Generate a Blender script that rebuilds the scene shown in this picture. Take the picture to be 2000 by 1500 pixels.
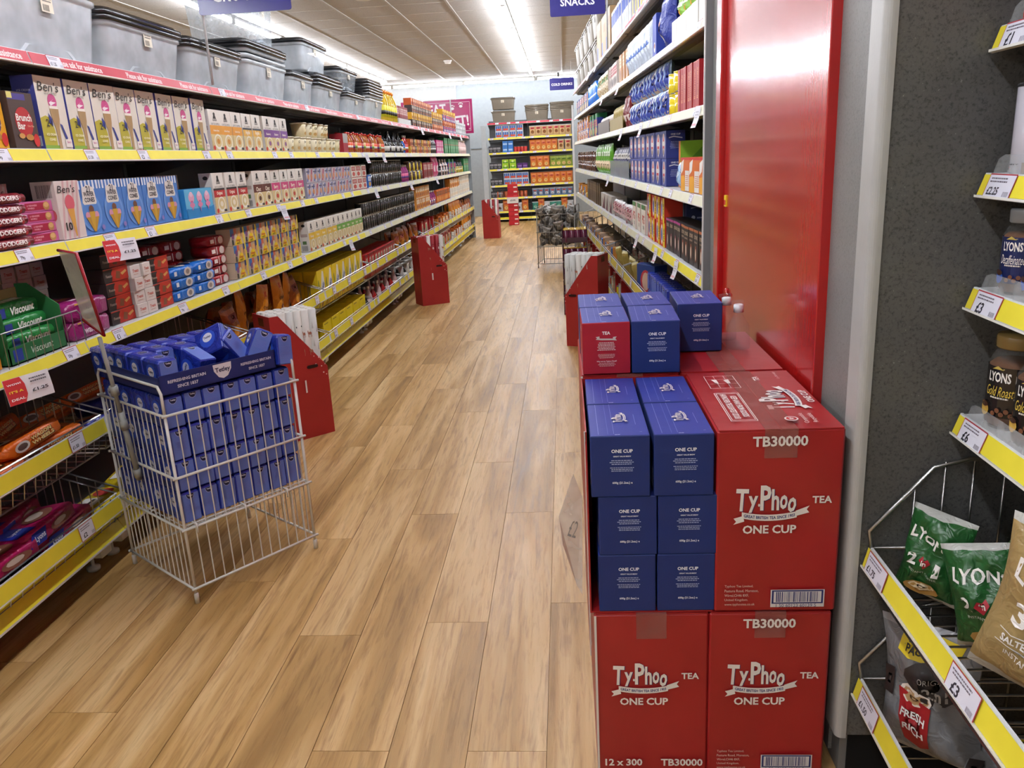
import bpy, math, random
from mathutils import Matrix, Vector, Euler
PI = math.pi
rnd = random.Random(11)
for o in list(bpy.data.objects): bpy.data.objects.remove(o)
scn = bpy.context.scene
COL = scn.collection

# ------------------------------------------------------------ camera, world, exposure
CAM_H = 1.27
def cam_axes(yaw, pitch, roll):
    cy, sy, cp, sp = math.cos(yaw), math.sin(yaw), math.cos(pitch), math.sin(pitch)
    f = Vector((sy*cp, cy*cp, -sp)); r = Vector((cy, -sy, 0)); d = f.cross(r)
    cr, sr = math.cos(roll), math.sin(roll)
    return cr*r - sr*d, sr*r + cr*d, f
_r, _d, _f = cam_axes(-0.076062, 0.275114, -0.0533426)
cd = bpy.data.cameras.new('camera'); cam = bpy.data.objects.new('camera', cd); COL.objects.link(cam)
cam.matrix_world = Matrix(((_r.x, -_d.x, -_f.x, 0), (_r.y, -_d.y, -_f.y, 0), (_r.z, -_d.z, -_f.z, CAM_H), (0, 0, 0, 1)))
cd.sensor_width = 36; cd.lens = 36*1565.05/2000; cd.clip_start = 0.02; cd.clip_end = 100
scn.camera = cam
w = bpy.data.worlds.new('world'); scn.world = w; w.use_nodes = True
w.node_tree.nodes['Background'].inputs[0].default_value = (.9, .95, 1, 1)
w.node_tree.nodes['Background'].inputs[1].default_value = .15
vs = scn.view_settings
vs.view_transform = 'Standard'; vs.look = 'None'; vs.gamma = 1; vs.use_curve_mapping = False
vs.exposure = 0.0
TUBE_POWER = 104.0          # emission of the fluorescent tubes
cy_ = scn.cycles
cy_.use_denoising = True; cy_.max_bounces = 8; cy_.diffuse_bounces = 4; cy_.glossy_bounces = 3
cy_.transmission_bounces = 6; cy_.transparent_max_bounces = 12; cy_.caustics_reflective = False
cy_.caustics_refractive = False; cy_.sample_clamp_indirect = 4

# ------------------------------------------------------------ materials
def lin(h):
    if not isinstance(h, str): return h
    h = h.lstrip('#'); c = [int(h[i:i+2], 16)/255 for i in (0, 2, 4)]
    return tuple((x/12.92 if x <= .04045 else ((x+.055)/1.055)**2.4) for x in c)
MATS = {}
KIND = dict(card=(.5, 0, .4), film=(.28, 0, .5), gloss=(.14, 0, .5), metal=(.28, 1, .5), paint=(.4, 0, .5), matte=(.85, 0, .2), ink=(.45, 0, .4))
def mat(h, kind='card'):
    k = (h, kind)
    if k in MATS: return MATS[k]
    m = bpy.data.materials.new(kind+'_'+h.strip('#')); m.use_nodes = True; nt = m.node_tree; N = nt.nodes; L = nt.links
    b = N['Principled BSDF']; c = lin(h); MATS[k] = m
    if kind == 'emit':
        b.inputs['Base Color'].default_value = (1, 1, 1, 1); b.inputs['Emission Color'].default_value = (*c, 1)
        b.inputs['Emission Strength'].default_value = TUBE_POWER; return m
    if kind in ('milky', 'clear', 'jarglass'):
        # real thin plastic: part see-through, part white and glossy
        tr = N.new('ShaderNodeBsdfTransparent'); mx = N.new('ShaderNodeMixShader'); tr.inputs[0].default_value = (*[min(1, x*.3+.7) for x in c], 1)
        nz = N.new('ShaderNodeTexNoise'); nz.inputs['Scale'].default_value = 14 if kind == 'milky' else 25
        tc = N.new('ShaderNodeTexCoord'); L.new(tc.outputs['Object'], nz.inputs['Vector'])
        mr = N.new('ShaderNodeMapRange'); mr.inputs[1].default_value = .3; mr.inputs[2].default_value = .7
        a = (.55, .74) if kind == 'milky' else ((.18, .36) if kind == 'clear' else (.03, .08))
        mr.inputs[3].default_value = a[0]; mr.inputs[4].default_value = a[1]
        L.new(nz.outputs[0], mr.inputs[0]); L.new(mr.outputs[0], mx.inputs[0]); L.new(tr.outputs[0], mx.inputs[1]); L.new(b.outputs[0], mx.inputs[2])
        b.inputs['Base Color'].default_value = (*c, 1); b.inputs['Roughness'].default_value = .18
        L.new(mx.outputs[0], N['Material Output'].inputs[0]); return m
    if kind == 'glass':
        b.inputs['Base Color'].default_value = (*c, 1); b.inputs['Roughness'].default_value = .04
        b.inputs['Transmission Weight'].default_value = .9; b.inputs['IOR'].default_value = 1.45; return m
    r, me, sp = KIND[kind]
    b.inputs['Metallic'].default_value = me; b.inputs['Specular IOR Level'].default_value = sp
    tc = N.new('ShaderNodeTexCoord'); nz = N.new('ShaderNodeTexNoise'); L.new(tc.outputs['Object'], nz.inputs['Vector'])
    nz.inputs['Scale'].default_value = 18; nz.inputs['Detail'].default_value = 2
    mr = N.new('ShaderNodeMapRange'); mr.inputs[3].default_value = .90; mr.inputs[4].default_value = 1.08; L.new(nz.outputs[0], mr.inputs[0])
    hs = N.new('ShaderNodeHueSaturation'); hs.inputs['Color'].default_value = (*c, 1); L.new(mr.outputs[0], hs.inputs['Value'])
    L.new(hs.outputs[0], b.inputs['Base Color']); b.inputs['Roughness'].default_value = r
    if kind in ('film', 'paint', 'card'):
        n2 = N.new('ShaderNodeTexNoise'); L.new(tc.outputs['Object'], n2.inputs['Vector'])
        n2.inputs['Scale'].default_value = dict(film=38, paint=120, card=30)[kind]; n2.inputs['Detail'].default_value = 2
        n2.inputs['Distortion'].default_value = 1.2 if kind == 'film' else 0
        bp = N.new('ShaderNodeBump'); bp.inputs['Strength'].default_value = dict(film=.8, paint=.1, card=.12)[kind]
        bp.inputs['Distance'].default_value = .006 if kind == 'film' else .002
        L.new(n2.outputs[0], bp.inputs['Height']); L.new(bp.outputs[0], b.inputs['Normal'])
    return m

def nodes_mat(name):
    m = bpy.data.materials.new(name); m.use_nodes = True
    return m, m.node_tree.nodes, m.node_tree.links, m.node_tree.nodes['Principled BSDF']
def ramp(N, stops):
    r = N.new('ShaderNodeValToRGB'); e = r.color_ramp.elements
    while len(e) < len(stops): e.new(.5)
    for i, (p, h) in enumerate(stops): e[i].position = p; e[i].color = (*lin(h), 1)
    return r
def noise(N, L, vec, scale, detail=3, dist=0, rough=.5):
    n = N.new('ShaderNodeTexNoise'); n.inputs['Scale'].default_value = scale; n.inputs['Detail'].default_value = detail
    n.inputs['Distortion'].default_value = dist; n.inputs['Roughness'].default_value = rough; L.new(vec, n.inputs['Vector']); return n
def mixc(N, L, fac, a, b, mode='MIX'):
    m = N.new('ShaderNodeMix'); m.data_type = 'RGBA'; m.blend_type = mode
    for s, v in ((0, fac), (6, a), (7, b)):
        if isinstance(v, (int, float)): m.inputs[s].default_value = v
        elif isinstance(v, str): m.inputs[s].default_value = (*lin(v), 1)
        else: L.new(v, m.inputs[s])
    return m.outputs[2]

def wood_mat():
    m, N, L, b = nodes_mat('oak_vinyl')
    geo = N.new('ShaderNodeNewGeometry'); oi = N.new('ShaderNodeObjectInfo')
    mul = N.new('ShaderNodeVectorMath'); mul.operation = 'MULTIPLY'; mul.inputs[1].default_value = (1, .075, 1)
    L.new(geo.outputs['Position'], mul.inputs[0])
    off = N.new('ShaderNodeCombineXYZ'); sc = N.new('ShaderNodeMath'); sc.operation = 'MULTIPLY'; sc.inputs[1].default_value = 37
    L.new(oi.outputs['Random'], sc.inputs[0]); L.new(sc.outputs[0], off.inputs[1]); L.new(sc.outputs[0], off.inputs[2])
    ad = N.new('ShaderNodeVectorMath'); L.new(mul.outputs[0], ad.inputs[0]); L.new(off.outputs[0], ad.inputs[1])
    v = ad.outputs[0]
    big = noise(N, L, v, 7, 4, 1.2); fine = noise(N, L, v, 95, 4, .4, .65); mid = noise(N, L, v, 26, 3, 1.5)
    r1 = ramp(N, [(.28, '93703f'), (.44, 'b38e57'), (.56, 'c9a673'), (.74, 'd8ba88')]); L.new(big.outputs[0], r1.inputs[0])
    r2 = ramp(N, [(.32, 'a58458'), (.5, 'ffffff'), (.7, 'ffffff')]); L.new(fine.outputs[0], r2.inputs[0])
    r3 = ramp(N, [(.30, '957048'), (.45, 'ffffff'), (.7, 'fff6e8')]); L.new(mid.outputs[0], r3.inputs[0])
    c = mixc(N, L, .42, r1.outputs[0], r2.outputs[0], 'MULTIPLY'); c = mixc(N, L, .45, c, r3.outputs[0], 'MULTIPLY')
    hs = N.new('ShaderNodeHueSaturation'); L.new(c, hs.inputs['Color'])
    mr = N.new('ShaderNodeMapRange'); mr.inputs[3].default_value = .93; mr.inputs[4].default_value = 1.08; L.new(oi.outputs['Random'], mr.inputs[0]); L.new(mr.outputs[0], hs.inputs['Value'])
    # dark knots and scuffs
    kn = noise(N, L, v, 9, 1, 0); rk = ramp(N, [(.0, '3a2a1a'), (.17, '3a2a1a'), (.215, 'ffffff')]); L.new(kn.outputs[0], rk.inputs[0])
    c2 = mixc(N, L, .7, hs.outputs[0], rk.outputs[0], 'MULTIPLY')
    L.new(c2, b.inputs['Base Color']); b.inputs['Roughness'].default_value = .38; b.inputs['Specular IOR Level'].default_value = .45
    rr = N.new('ShaderNodeMapRange'); rr.inputs[3].default_value = .30; rr.inputs[4].default_value = .5; L.new(mid.outputs[0], rr.inputs[0]); L.new(rr.outputs[0], b.inputs['Roughness'])
    bp = N.new('ShaderNodeBump'); bp.inputs['Strength'].default_value = .35; bp.inputs['Distance'].default_value = .002
    L.new(fine.outputs[0], bp.inputs['Height']); L.new(bp.outputs[0], b.inputs['Normal'])
    return m
def laminate_mat(name, base, dark, light, sc=1.0):
    m, N, L, b = nodes_mat(name)
    tc = N.new('ShaderNodeTexCoord'); v = tc.outputs['Object']
    a = noise(N, L, v, 150*sc, 4, .3, .7); r = ramp(N, [(.33, dark), (.5, base), (.68, base), (.74, light)]); L.new(a.outputs[0], r.inputs[0])
    g = noise(N, L, v, 3, 3); r2 = ramp(N, [(.3, 'cccccc'), (.7, 'ffffff')]); L.new(g.outputs[0], r2.inputs[0])
    L.new(mixc(N, L, .8, r.outputs[0], r2.outputs[0], 'MULTIPLY'), b.inputs['Base Color']); b.inputs['Roughness'].default_value = .45
    bp = N.new('ShaderNodeBump'); bp.inputs['Strength'].default_value = .25; bp.inputs['Distance'].default_value = .002
    L.new(a.outputs[0], bp.inputs['Height']); L.new(bp.outputs[0], b.inputs['Normal'])
    return m
def redpaint_mat():
    m, N, L, b = nodes_mat('red_gloss_paint')
    tc = N.new('ShaderNodeTexCoord'); mp = N.new('ShaderNodeMapping'); mp.inputs['Scale'].default_value = (1, 1, .06)
    L.new(tc.outputs['Object'], mp.inputs[0]); a = noise(N, L, mp.outputs[0], 120, 3, 0, .6); g = noise(N, L, tc.outputs['Object'], 2.5, 2)
    r = ramp(N, [(.3, '981313'), (.7, 'ac1a18')]); L.new(g.outputs[0], r.inputs[0]); L.new(r.outputs[0], b.inputs['Base Color'])
    b.inputs['Roughness'].default_value = .24; b.inputs['Coat Weight'].default_value = .45; b.inputs['Coat Roughness'].default_value = .10
    bp = N.new('ShaderNodeBump'); bp.inputs['Strength'].default_value = .35; bp.inputs['Distance'].default_value = .0006
    L.new(a.outputs[0], bp.inputs['Height']); L.new(bp.outputs[0], b.inputs['Normal']); return m
def tile_mat():
    m, N, L, b = nodes_mat('mineral_ceiling_tile')
    tc = N.new('ShaderNodeTexCoord'); a = noise(N, L, tc.outputs['Object'], 90, 4, 0, .7)
    r = ramp(N, [(.35, 'a29f99'), (.55, 'b8b5af')]); L.new(a.outputs[0], r.inputs[0]); L.new(r.outputs[0], b.inputs['Base Color'])
    b.inputs['Roughness'].default_value = .75; return m
def card_mat(name, h1, h2, rough=.36):
    m, N, L, b = nodes_mat(name)
    tc = N.new('ShaderNodeTexCoord'); a = noise(N, L, tc.outputs['Object'], 6, 4, .4); r = ramp(N, [(.3, h1), (.7, h2)])
    L.new(a.outputs[0], r.inputs[0]); L.new(r.outputs[0], b.inputs['Base Color']); b.inputs['Roughness'].default_value = rough
    w1 = N.new('ShaderNodeTexNoise'); w1.inputs['Scale'].default_value = 9; L.new(tc.outputs['Object'], w1.inputs['Vector'])
    bp = N.new('ShaderNodeBump'); bp.inputs['Strength'].default_value = .25; bp.inputs['Distance'].default_value = .01
    L.new(w1.outputs[0], bp.inputs['Height']); L.new(bp.outputs[0], b.inputs['Normal']); return m
WOOD = wood_mat()
LAM_DARK = laminate_mat('dark_speckled_laminate', '5c5c5a', '3c3b3a', 'b5b4b0', 1.3)
LAM_GREY = laminate_mat('grey_speckled_panel', '7f7f7c', '6c6c69', 'a5a5a2', 1.6)
REDP = redpaint_mat(); TILE = tile_mat()
CARTON = card_mat('red_printed_cardboard', '921b1e', 'a02023')
ALU = mat('#b9b9b4', 'metal')

# ------------------------------------------------------------ mesh building
class MB:
    def __init__(s): s.v = []; s.f = []; s.m = []; s.mats = []; s.sm = []
    def mi(s, m):
        if isinstance(m, str): m = mat(m)
        if m not in s.mats: s.mats.append(m)
        return s.mats.index(m)
    def add(s, vs, fs, m, smooth=False):
        n = len(s.v); s.v += [tuple(p) for p in vs]; k = s.mi(m)
        for f in fs: s.f.append(tuple(i+n for i in f)); s.m.append(k); s.sm.append(smooth)
        return s
    def box(s, x0, x1, y0, y1, z0, z1, m, c=0.0):
        if c <= 0:
            return s.add([(x0, y0, z0), (x1, y0, z0), (x1, y1, z0), (x0, y1, z0), (x0, y0, z1), (x1, y0, z1), (x1, y1, z1), (x0, y1, z1)],
                  [(0, 3, 2, 1), (4, 5, 6, 7), (0, 1, 5, 4), (1, 2, 6, 5), (2, 3, 7, 6), (3, 0, 4, 7)], m)
        X = (x0, x1); Y = (y0, y1); Z = (z0, z1); vs = []; ix = {}
        for i in (0, 1):
            for j in (0, 1):
                for k in (0, 1):
                    ci, cj, ck = (c if i == 0 else -c), (c if j == 0 else -c), (c if k == 0 else -c)
                    for a, p in enumerate(((X[i], Y[j]+cj, Z[k]+ck), (X[i]+ci, Y[j], Z[k]+ck), (X[i]+ci, Y[j]+cj, Z[k]))):
                        ix[i, j, k, a] = len(vs); vs.append(p)
        F = []
        for i in (0, 1):
            q = [ix[i, 0, 0, 0], ix[i, 1, 0, 0], ix[i, 1, 1, 0], ix[i, 0, 1, 0]]; F.append(q if i else q[::-1])
            q = [ix[0, i, 0, 1], ix[1, i, 0, 1], ix[1, i, 1, 1], ix[0, i, 1, 1]]; F.append(q[::-1] if i else q)
            q = [ix[0, 0, i, 2], ix[1, 0, i, 2], ix[1, 1, i, 2], ix[0, 1, i, 2]]; F.append(q if i else q[::-1])
        for i in (0, 1):
            for j in (0, 1):
                F.append([ix[i, j, 0, 0], ix[i, j, 1, 0], ix[i, j, 1, 1], ix[i, j, 0, 1]])
                F.append([ix[i, 0, j, 0], ix[i, 1, j, 0], ix[i, 1, j, 2], ix[i, 0, j, 2]])
                F.append([ix[0, i, j, 1], ix[1, i, j, 1], ix[1, i, j, 2], ix[0, i, j, 2]])
                for k in (0, 1): F.append([ix[i, j, k, 0], ix[i, j, k, 1], ix[i, j, k, 2]])
        return s.add(vs, F, m)
    def tube(s, pts, r, m, n=6, closed=False, caps=True):
        pts = [Vector(p) for p in pts]; K = len(pts); vs = []; up = None
        for i, p in enumerate(pts):
            a = pts[i-1] if (i > 0 or closed) else p; b = pts[(i+1) % K] if (i < K-1 or closed) else p
            t = (b-a).normalized()
            if up is None: up = Vector((0, 0, 1)) if abs(t.z) < .9 else Vector((1, 0, 0))
            x = t.cross(up).normalized(); y = x.cross(t).normalized(); up = y
            rr = r[i] if isinstance(r, (list, tuple)) else r
            for k in range(n):
                an = 2*PI*k/n; vs.append(p + x*math.cos(an)*rr + y*math.sin(an)*rr)
        fs = []
        for i in range(K if closed else K-1):
            for k in range(n):
                a = i*n+k; b = i*n+(k+1) % n; c = ((i+1) % K)*n; fs.append((a, b, c+(k+1) % n, c+k))
        if caps and not closed: fs.append(tuple(range(n))[::-1]); fs.append(tuple((K-1)*n+k for k in range(n)))
        return s.add(vs, fs, m, n > 4)
    def lathe(s, prof, m, n=16, cx=0, cy=0, z0=0, smooth=True, sq=0):
        vs = []; fs = []
        for r, z in prof:
            for k in range(n):
                a = 2*PI*(k+.5)/n; q = 1
                if sq: q = min(1/max(abs(math.cos(a)), abs(math.sin(a))), 1+sq)
                vs.append((cx+r*q*math.cos(a), cy+r*q*math.sin(a), z0+z))
        for i in range(len(prof)-1):
            for k in range(n): fs.append((i*n+k, i*n+(k+1) % n, (i+1)*n+(k+1) % n, (i+1)*n+k))
        s.add(vs, fs, m, smooth)
        b = len(s.v)-len(vs)
        for i, rv in ((0, 1), (len(prof)-1, 0)):
            if prof[i][0] > 1e-4:
                q = tuple(b+i*n+k for k in range(n)); s.f.append(q[::-1] if rv else q); s.m.append(s.mi(m)); s.sm.append(False)
        return s
    def prism(s, poly, y0, y1, m, plane='xz'):
        n = len(poly); P = (lambda a, b, y: (a, y, b)) if plane == 'xz' else ((lambda a, b, y: (y, a, b)) if plane == 'yz' else (lambda a, b, y: (a, b, y)))
        vs = [P(a, b, y0) for a, b in poly]+[P(a, b, y1) for a, b in poly]
        return s.add(vs, [tuple(range(n)), tuple(range(2*n-1, n-1, -1))]+[(i, i+n, (i+1) % n+n, (i+1) % n) for i in range(n)], m)
    def grid(s, fn, nu, nv, m, smooth=True, mf=None):
        vs = [fn(i/nu, j/nv) for j in range(nv+1) for i in range(nu+1)]; w_ = nu+1
        if mf is None: return s.add(vs, [(j*w_+i, j*w_+i+1, (j+1)*w_+i+1, (j+1)*w_+i) for j in range(nv) for i in range(nu)], m, smooth)
        n = len(s.v); s.v += [tuple(p) for p in vs]
        for j in range(nv):
            for i in range(nu):
                s.f.append((n+j*w_+i, n+j*w_+i+1, n+(j+1)*w_+i+1, n+(j+1)*w_+i)); s.m.append(s.mi(mf((i+.5)/nu, (j+.5)/nv))); s.sm.append(smooth)
        return s
    def mesh(s, name):
        me = bpy.data.meshes.new(name); me.from_pydata(s.v, [], s.f)
        for m in s.mats: me.materials.append(m)
        me.polygons.foreach_set('material_index', s.m); me.polygons.foreach_set('use_smooth', s.sm); me.update(); return me
    def build(s, name, parent=None, loc=(0, 0, 0), rz=0, rot=None, **props):
        return link(s.mesh(name), name, parent, loc, rz, rot, **props)
def link(me, name, parent=None, loc=(0, 0, 0), rz=0, rot=None, **props):
    o = bpy.data.objects.new(name, me); COL.objects.link(o)
    if parent: o.parent = parent
    o.location = loc; o.rotation_euler = rot if rot else (0, 0, rz)
    for k, v in props.items():
        if v: o[k] = v
    return o
def thing(name, label, category, loc=(0, 0, 0), rz=0, group=None, rot=None):
    return link(None, name, None, loc, rz, rot, label=label, category=category, group=group)

# ---- lettering: text turned into flat mesh print, cached per string
TX = {}
def tmesh(t, bold=True):
    k = (t, bold)
    if k not in TX:
        c = bpy.data.curves.new('t', 'FONT'); c.body = t; c.size = 1; c.resolution_u = 2; c.offset = .028 if bold else 0
        o = bpy.data.objects.new('t', c); me = o.to_mesh()
        v = [(p.co.x, p.co.y) for p in me.vertices]; f = [tuple(p.vertices) for p in me.polygons]
        o.to_mesh_clear(); bpy.data.objects.remove(o); bpy.data.curves.remove(c)
        if not v: v = [(0, 0), (1, 1)]
        x0 = min(p[0] for p in v); x1 = max(p[0] for p in v); y0 = min(p[1] for p in v); y1 = max(p[1] for p in v)
        TX[k] = ([((x-x0)/(x1-x0)-.5, (y-y0)/(y1-y0)-.5) for x, y in v], f, (y1-y0)/(x1-x0))
    return TX[k]
def draped(mb, F, pts, l, h, su, sv, step=.022):
    """a print patch cut fine enough to follow a curved surface"""
    q = []
    for i, (a, b) in enumerate(pts):
        c, d = pts[(i+1) % len(pts)]; n = max(1, int(math.hypot((c-a)*su, (d-b)*sv)/step))
        q += [(a+(c-a)*j/n, b+(d-b)*j/n) for j in range(n)]
    cu = sum(p[0] for p in q)/len(q); cv = sum(p[1] for p in q)/len(q); R_ = 3; n = len(q)
    vs = [F((cu+(a-cu)*r/R_)*su, (cv+(b-cv)*r/R_)*sv, l) for r in range(1, R_+1) for a, b in q]+[F(cu*su, cv*sv, l)]
    fs = [(r*n+i, r*n+(i+1) % n, (r+1)*n+(i+1) % n, (r+1)*n+i) for r in range(R_-1) for i in range(n)]+[(R_*n, i, (i+1) % n) for i in range(n)]
    mb.add(vs, fs, h, True)
def art(mb, F, els, su=1, sv=1, l0=0, drape=False):
    """F(u,v,layer)->xyz in metres; su, sv scale the coordinates of els"""
    l = l0
    for e in els:
        k = e[0]; l += 1
        if drape and k in 'rpe':
            if k == 'r': P_, h_ = [(e[1], e[2]), (e[3], e[2]), (e[3], e[4]), (e[1], e[4])], e[5]
            elif k == 'p': P_, h_ = list(e[1]), e[2]
            else: P_, h_ = [(e[1]+e[3]*math.cos(2*PI*i/12), e[2]+e[4]*math.sin(2*PI*i/12)) for i in range(12)], e[5]
            draped(mb, F, P_, l, h_, su, sv)
        elif k == 'r': mb.add([F(u*su, v*sv, l) for u, v in ((e[1], e[2]), (e[3], e[2]), (e[3], e[4]), (e[1], e[4]))], [(0, 1, 2, 3)], e[5])
        elif k == 'p': mb.add([F(u*su, v*sv, l) for u, v in e[1]], [tuple(range(len(e[1])))], e[2])
        elif k == 'e':
            n = e[6] if len(e) > 6 else 14
            mb.add([F((e[1]+e[3]*math.cos(2*PI*i/n))*su, (e[2]+e[4]*math.sin(2*PI*i/n))*sv, l) for i in range(n)], [tuple(range(n))], e[5])
        elif k == 'f':      # frame outline
            _, a, b, c, d, t, h = e
            for q in ((a, b, c, b+t), (a, d-t, c, d)): mb.add([F(u*su, v*sv, l) for u, v in ((q[0], q[1]), (q[2], q[1]), (q[2], q[3]), (q[0], q[3]))], [(0, 1, 2, 3)], h)
            tt = t*sv/su
            for q in ((a, b, a+tt, d), (c-tt, b, c, d)): mb.add([F(u*su, v*sv, l) for u, v in ((q[0], q[1]), (q[2], q[1]), (q[2], q[3]), (q[0], q[3]))], [(0, 1, 2, 3)], h)
        elif k == 't':
            _, t, cu, cv, wd, h = e[:6]; o = e[6] if len(e) > 6 else {}
            vs, fs, asp = tmesh(t, o.get('b', True)); W = wd*su; H = o['h']*sv if 'h' in o else W*asp
            ca, sa = math.cos(o.get('a', 0)), math.sin(o.get('a', 0)); bn = o.get('bend'); sk = o.get('sk', 0)
            P = []
            for x, y in vs:
                X = x*W + y*H*sk; Y = y*H + (bn(x) if bn else 0)
                P.append(F(cu*su+X*ca-Y*sa, cv*sv+X*sa+Y*ca, l))
            mb.add(P, fs, h)
        elif k == 'l':      # block of small print
            _, a, b, c, d, n, h = e; r = random.Random(int(a*999)+n); H = (d-b)/n; vs = []; fs = []
            for i in range(n):
                sh = (c-a)*r.uniform(0, .12); u = a+sh; v0 = b+i*H+H*.25
                while u < c-sh:
                    wd = (c-a)*r.uniform(.05, .13); u2 = min(u+wd, c-sh); q = len(vs)
                    vs += [F(x*su, y*sv, l) for x, y in ((u, v0), (u2, v0), (u2, v0+H*.45), (u, v0+H*.45))]; fs.append((q, q+1, q+2, q+3)); u = u2+(c-a)*.02
            mb.add(vs, fs, h)
        elif k == 'b':      # bar code
            _, a, b, c, d, h = e; r = random.Random(5); u = a; vs = []; fs = []
            while u < c:
                wd = (c-a)*r.choice((.008, .014, .024)); q = len(vs); u2 = min(c, u+wd)
                vs += [F(x*su, y*sv, l) for x, y in ((u, b), (u2, b), (u2, d), (u, d))]; fs.append((q, q+1, q+2, q+3)); u = u2+(c-a)*r.choice((.01, .016, .028))
            mb.add(vs, fs, h)
EPS = .00022
def fr_front(w, y, e=EPS, z0=0): return lambda u, v, l: (u-w/2, y-e*l, v+z0)
def fr_top(w, d, z, e=EPS): return lambda u, v, l: (u-w/2, v-d/2, z+e*l)
def fr_left(d, x, e=EPS): return lambda u, v, l: (x-e*l, d/2-u, v)       # the -x side, read from outside
def fr_right(d, x, e=EPS): return lambda u, v, l: (x+e*l, u-d/2, v)


# ------------------------------------------------------------ room shell
def struct(name, mb, **k): return mb.build(name, kind='structure', **k)
YB = 18.8; XL = -6.6; XR = 4.8; YN = -3.6; ZC = 2.89
floor = struct('floor', MB().box(XL, XR, YN, YB, -.08, -.0045, WOOD))
struct('wall_back', MB().box(XL, XR, YB, YB+.1, 0, 3.0, '#989fa2'))
struct('wall_left', MB().box(XL-.1, XL, YN, YB, 0, 3.0, '#c4c6c4'))
struct('wall_right', MB().box(XR, XR+.1, YN, YB, 0, 3.0, '#c4c6c4'))
struct('wall_front', MB().box(XL, XR, YN-.1, YN, 0, 3.0, '#b4b4b0'))
m = MB(); m.box(XL, -2.36, YB-.03, YB, 1.2, 2.89, '#9a9b98'); m.box(-2.36, -2.33, YB-.04, YB, 0, 2.89, '#b9bcbc')
struct('trim_1', m)
m = MB().box(XL, XR, YB-.02, YB, 1.50, 1.52, '#87939a'); m.box(-1.16, -1.10, YB-.05, YB, 1.95, 2.5, '#b2b6b6'); struct('trim_2', m)
# vinyl planks, each one a piece of the floor
PW = .1775; X1 = -.079; PL = 1.243
starts = [1.487, 2.003, 1.487, 1.944, 1.30, 2.25, 1.62, 1.05, 1.83, 1.40, 2.10]
pm = {}
def plank(x0, x1, y0, y1):
    k = (round(x1-x0, 3), round(y1-y0, 3))
    if k not in pm: pm[k] = MB().box(.0006, k[0]-.0006, .0007, k[1]-.0007, -.0045, 0, WOOD).mesh('plank')
    link(pm[k], 'plank', floor, (x0, y0, 0))
for c in range(-3, 10):
    xa = X1-PW*c; st = starts[c % 11]-2*PL
    for j in range(16):
        a = st+j*PL; b = a+PL
        if b < .9 or a > 16.6: continue
        plank(xa-PW, xa, a, b)
# ceiling
ceiling = struct('ceiling', MB().box(XL, XR, YN, YB, ZC+.012, ZC+.06, TILE))
tm = MB().box(.011, .589, .003, .597, -.005, .012, TILE).mesh('tile')
NX = 15
for i in range(2, 14):
    for j in range(23):
        link(tm, 'tile', ceiling, (-6.58+.6*i, 5.0+.6*j, ZC+.004))
bar = mat('#aeaba4', 'paint')
for i in range(NX+1):
    MB().box(-.012, .012, YN, YB, -.003, .006, bar).build('grid_bar', ceiling, (-6.58+.6*i, 0, ZC-.004))
for j in range(37):
    MB().box(XL, XR, -.0035, .0035, -.001, .006, bar).build('cross_bar', ceiling, (0, -3.4+.6*j, ZC-.002))
# fluorescent battens
white = mat('#e8e8e4', 'paint'); EM = mat('#f3f6ff', 'emit')
bm_ = MB().box(-.022, .022, -.76, .76, -.028, 0, white, .003).mesh('housing')
tb_ = MB().tube([(0, -.735, -.056), (0, .735, -.056)], .019, EM, 8).mesh('tube')
ec_ = MB().box(-.024, .024, -.015, .015, -.08, -.026, white, .003).mesh('end_cap')
def batten(x, y, rz, lab):
    t = thing('light_batten', lab, 'light', (x, y, ZC-.006), rz, 'fluorescent ceiling battens')
    link(bm_, 'housing', t); link(tb_, 'tube', t)
    for s in (-1, 1): link(ec_, 'end_cap', t, (0, s*.748, 0))
ORD = ['nearest', 'second', 'third', 'fourth', 'fifth', 'sixth', 'seventh', 'eighth', 'ninth', 'tenth', 'eleventh', 'twelfth', 'thirteenth', 'fourteenth', 'fifteenth', 'sixteenth', 'seventeenth', 'eighteenth', 'nineteenth', 'twentieth']
def pos(i, n):
    if n == 1: return ''
    if i == 0: return ', nearest in its row'
    if i == n-1: return ', farthest in its row'
    if i < n/2 or n < 8: return ', %s from near end' % ORD[i]
    return ', %s from far end' % ORD[n-1-i]
for xr, nm in ((-.585, 'row above the aisle'), (-3.5, 'row beyond the left shelves'), (2.35, 'row beyond the right shelves')):
    for k in range(13):
        y = -2.6+1.565*k
        if y > 17.2: continue
        batten(xr, y, 0, 'lit fluorescent batten in the %s%s' % (nm, pos(k, 13)))
for k, x in enumerate((-4.35, -2.82, -1.30, .25)):
    batten(x, 17.95, PI/2, 'lit batten across the far wall, ' + ('leftmost', 'second from left', 'third from left', 'rightmost')[k])
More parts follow.
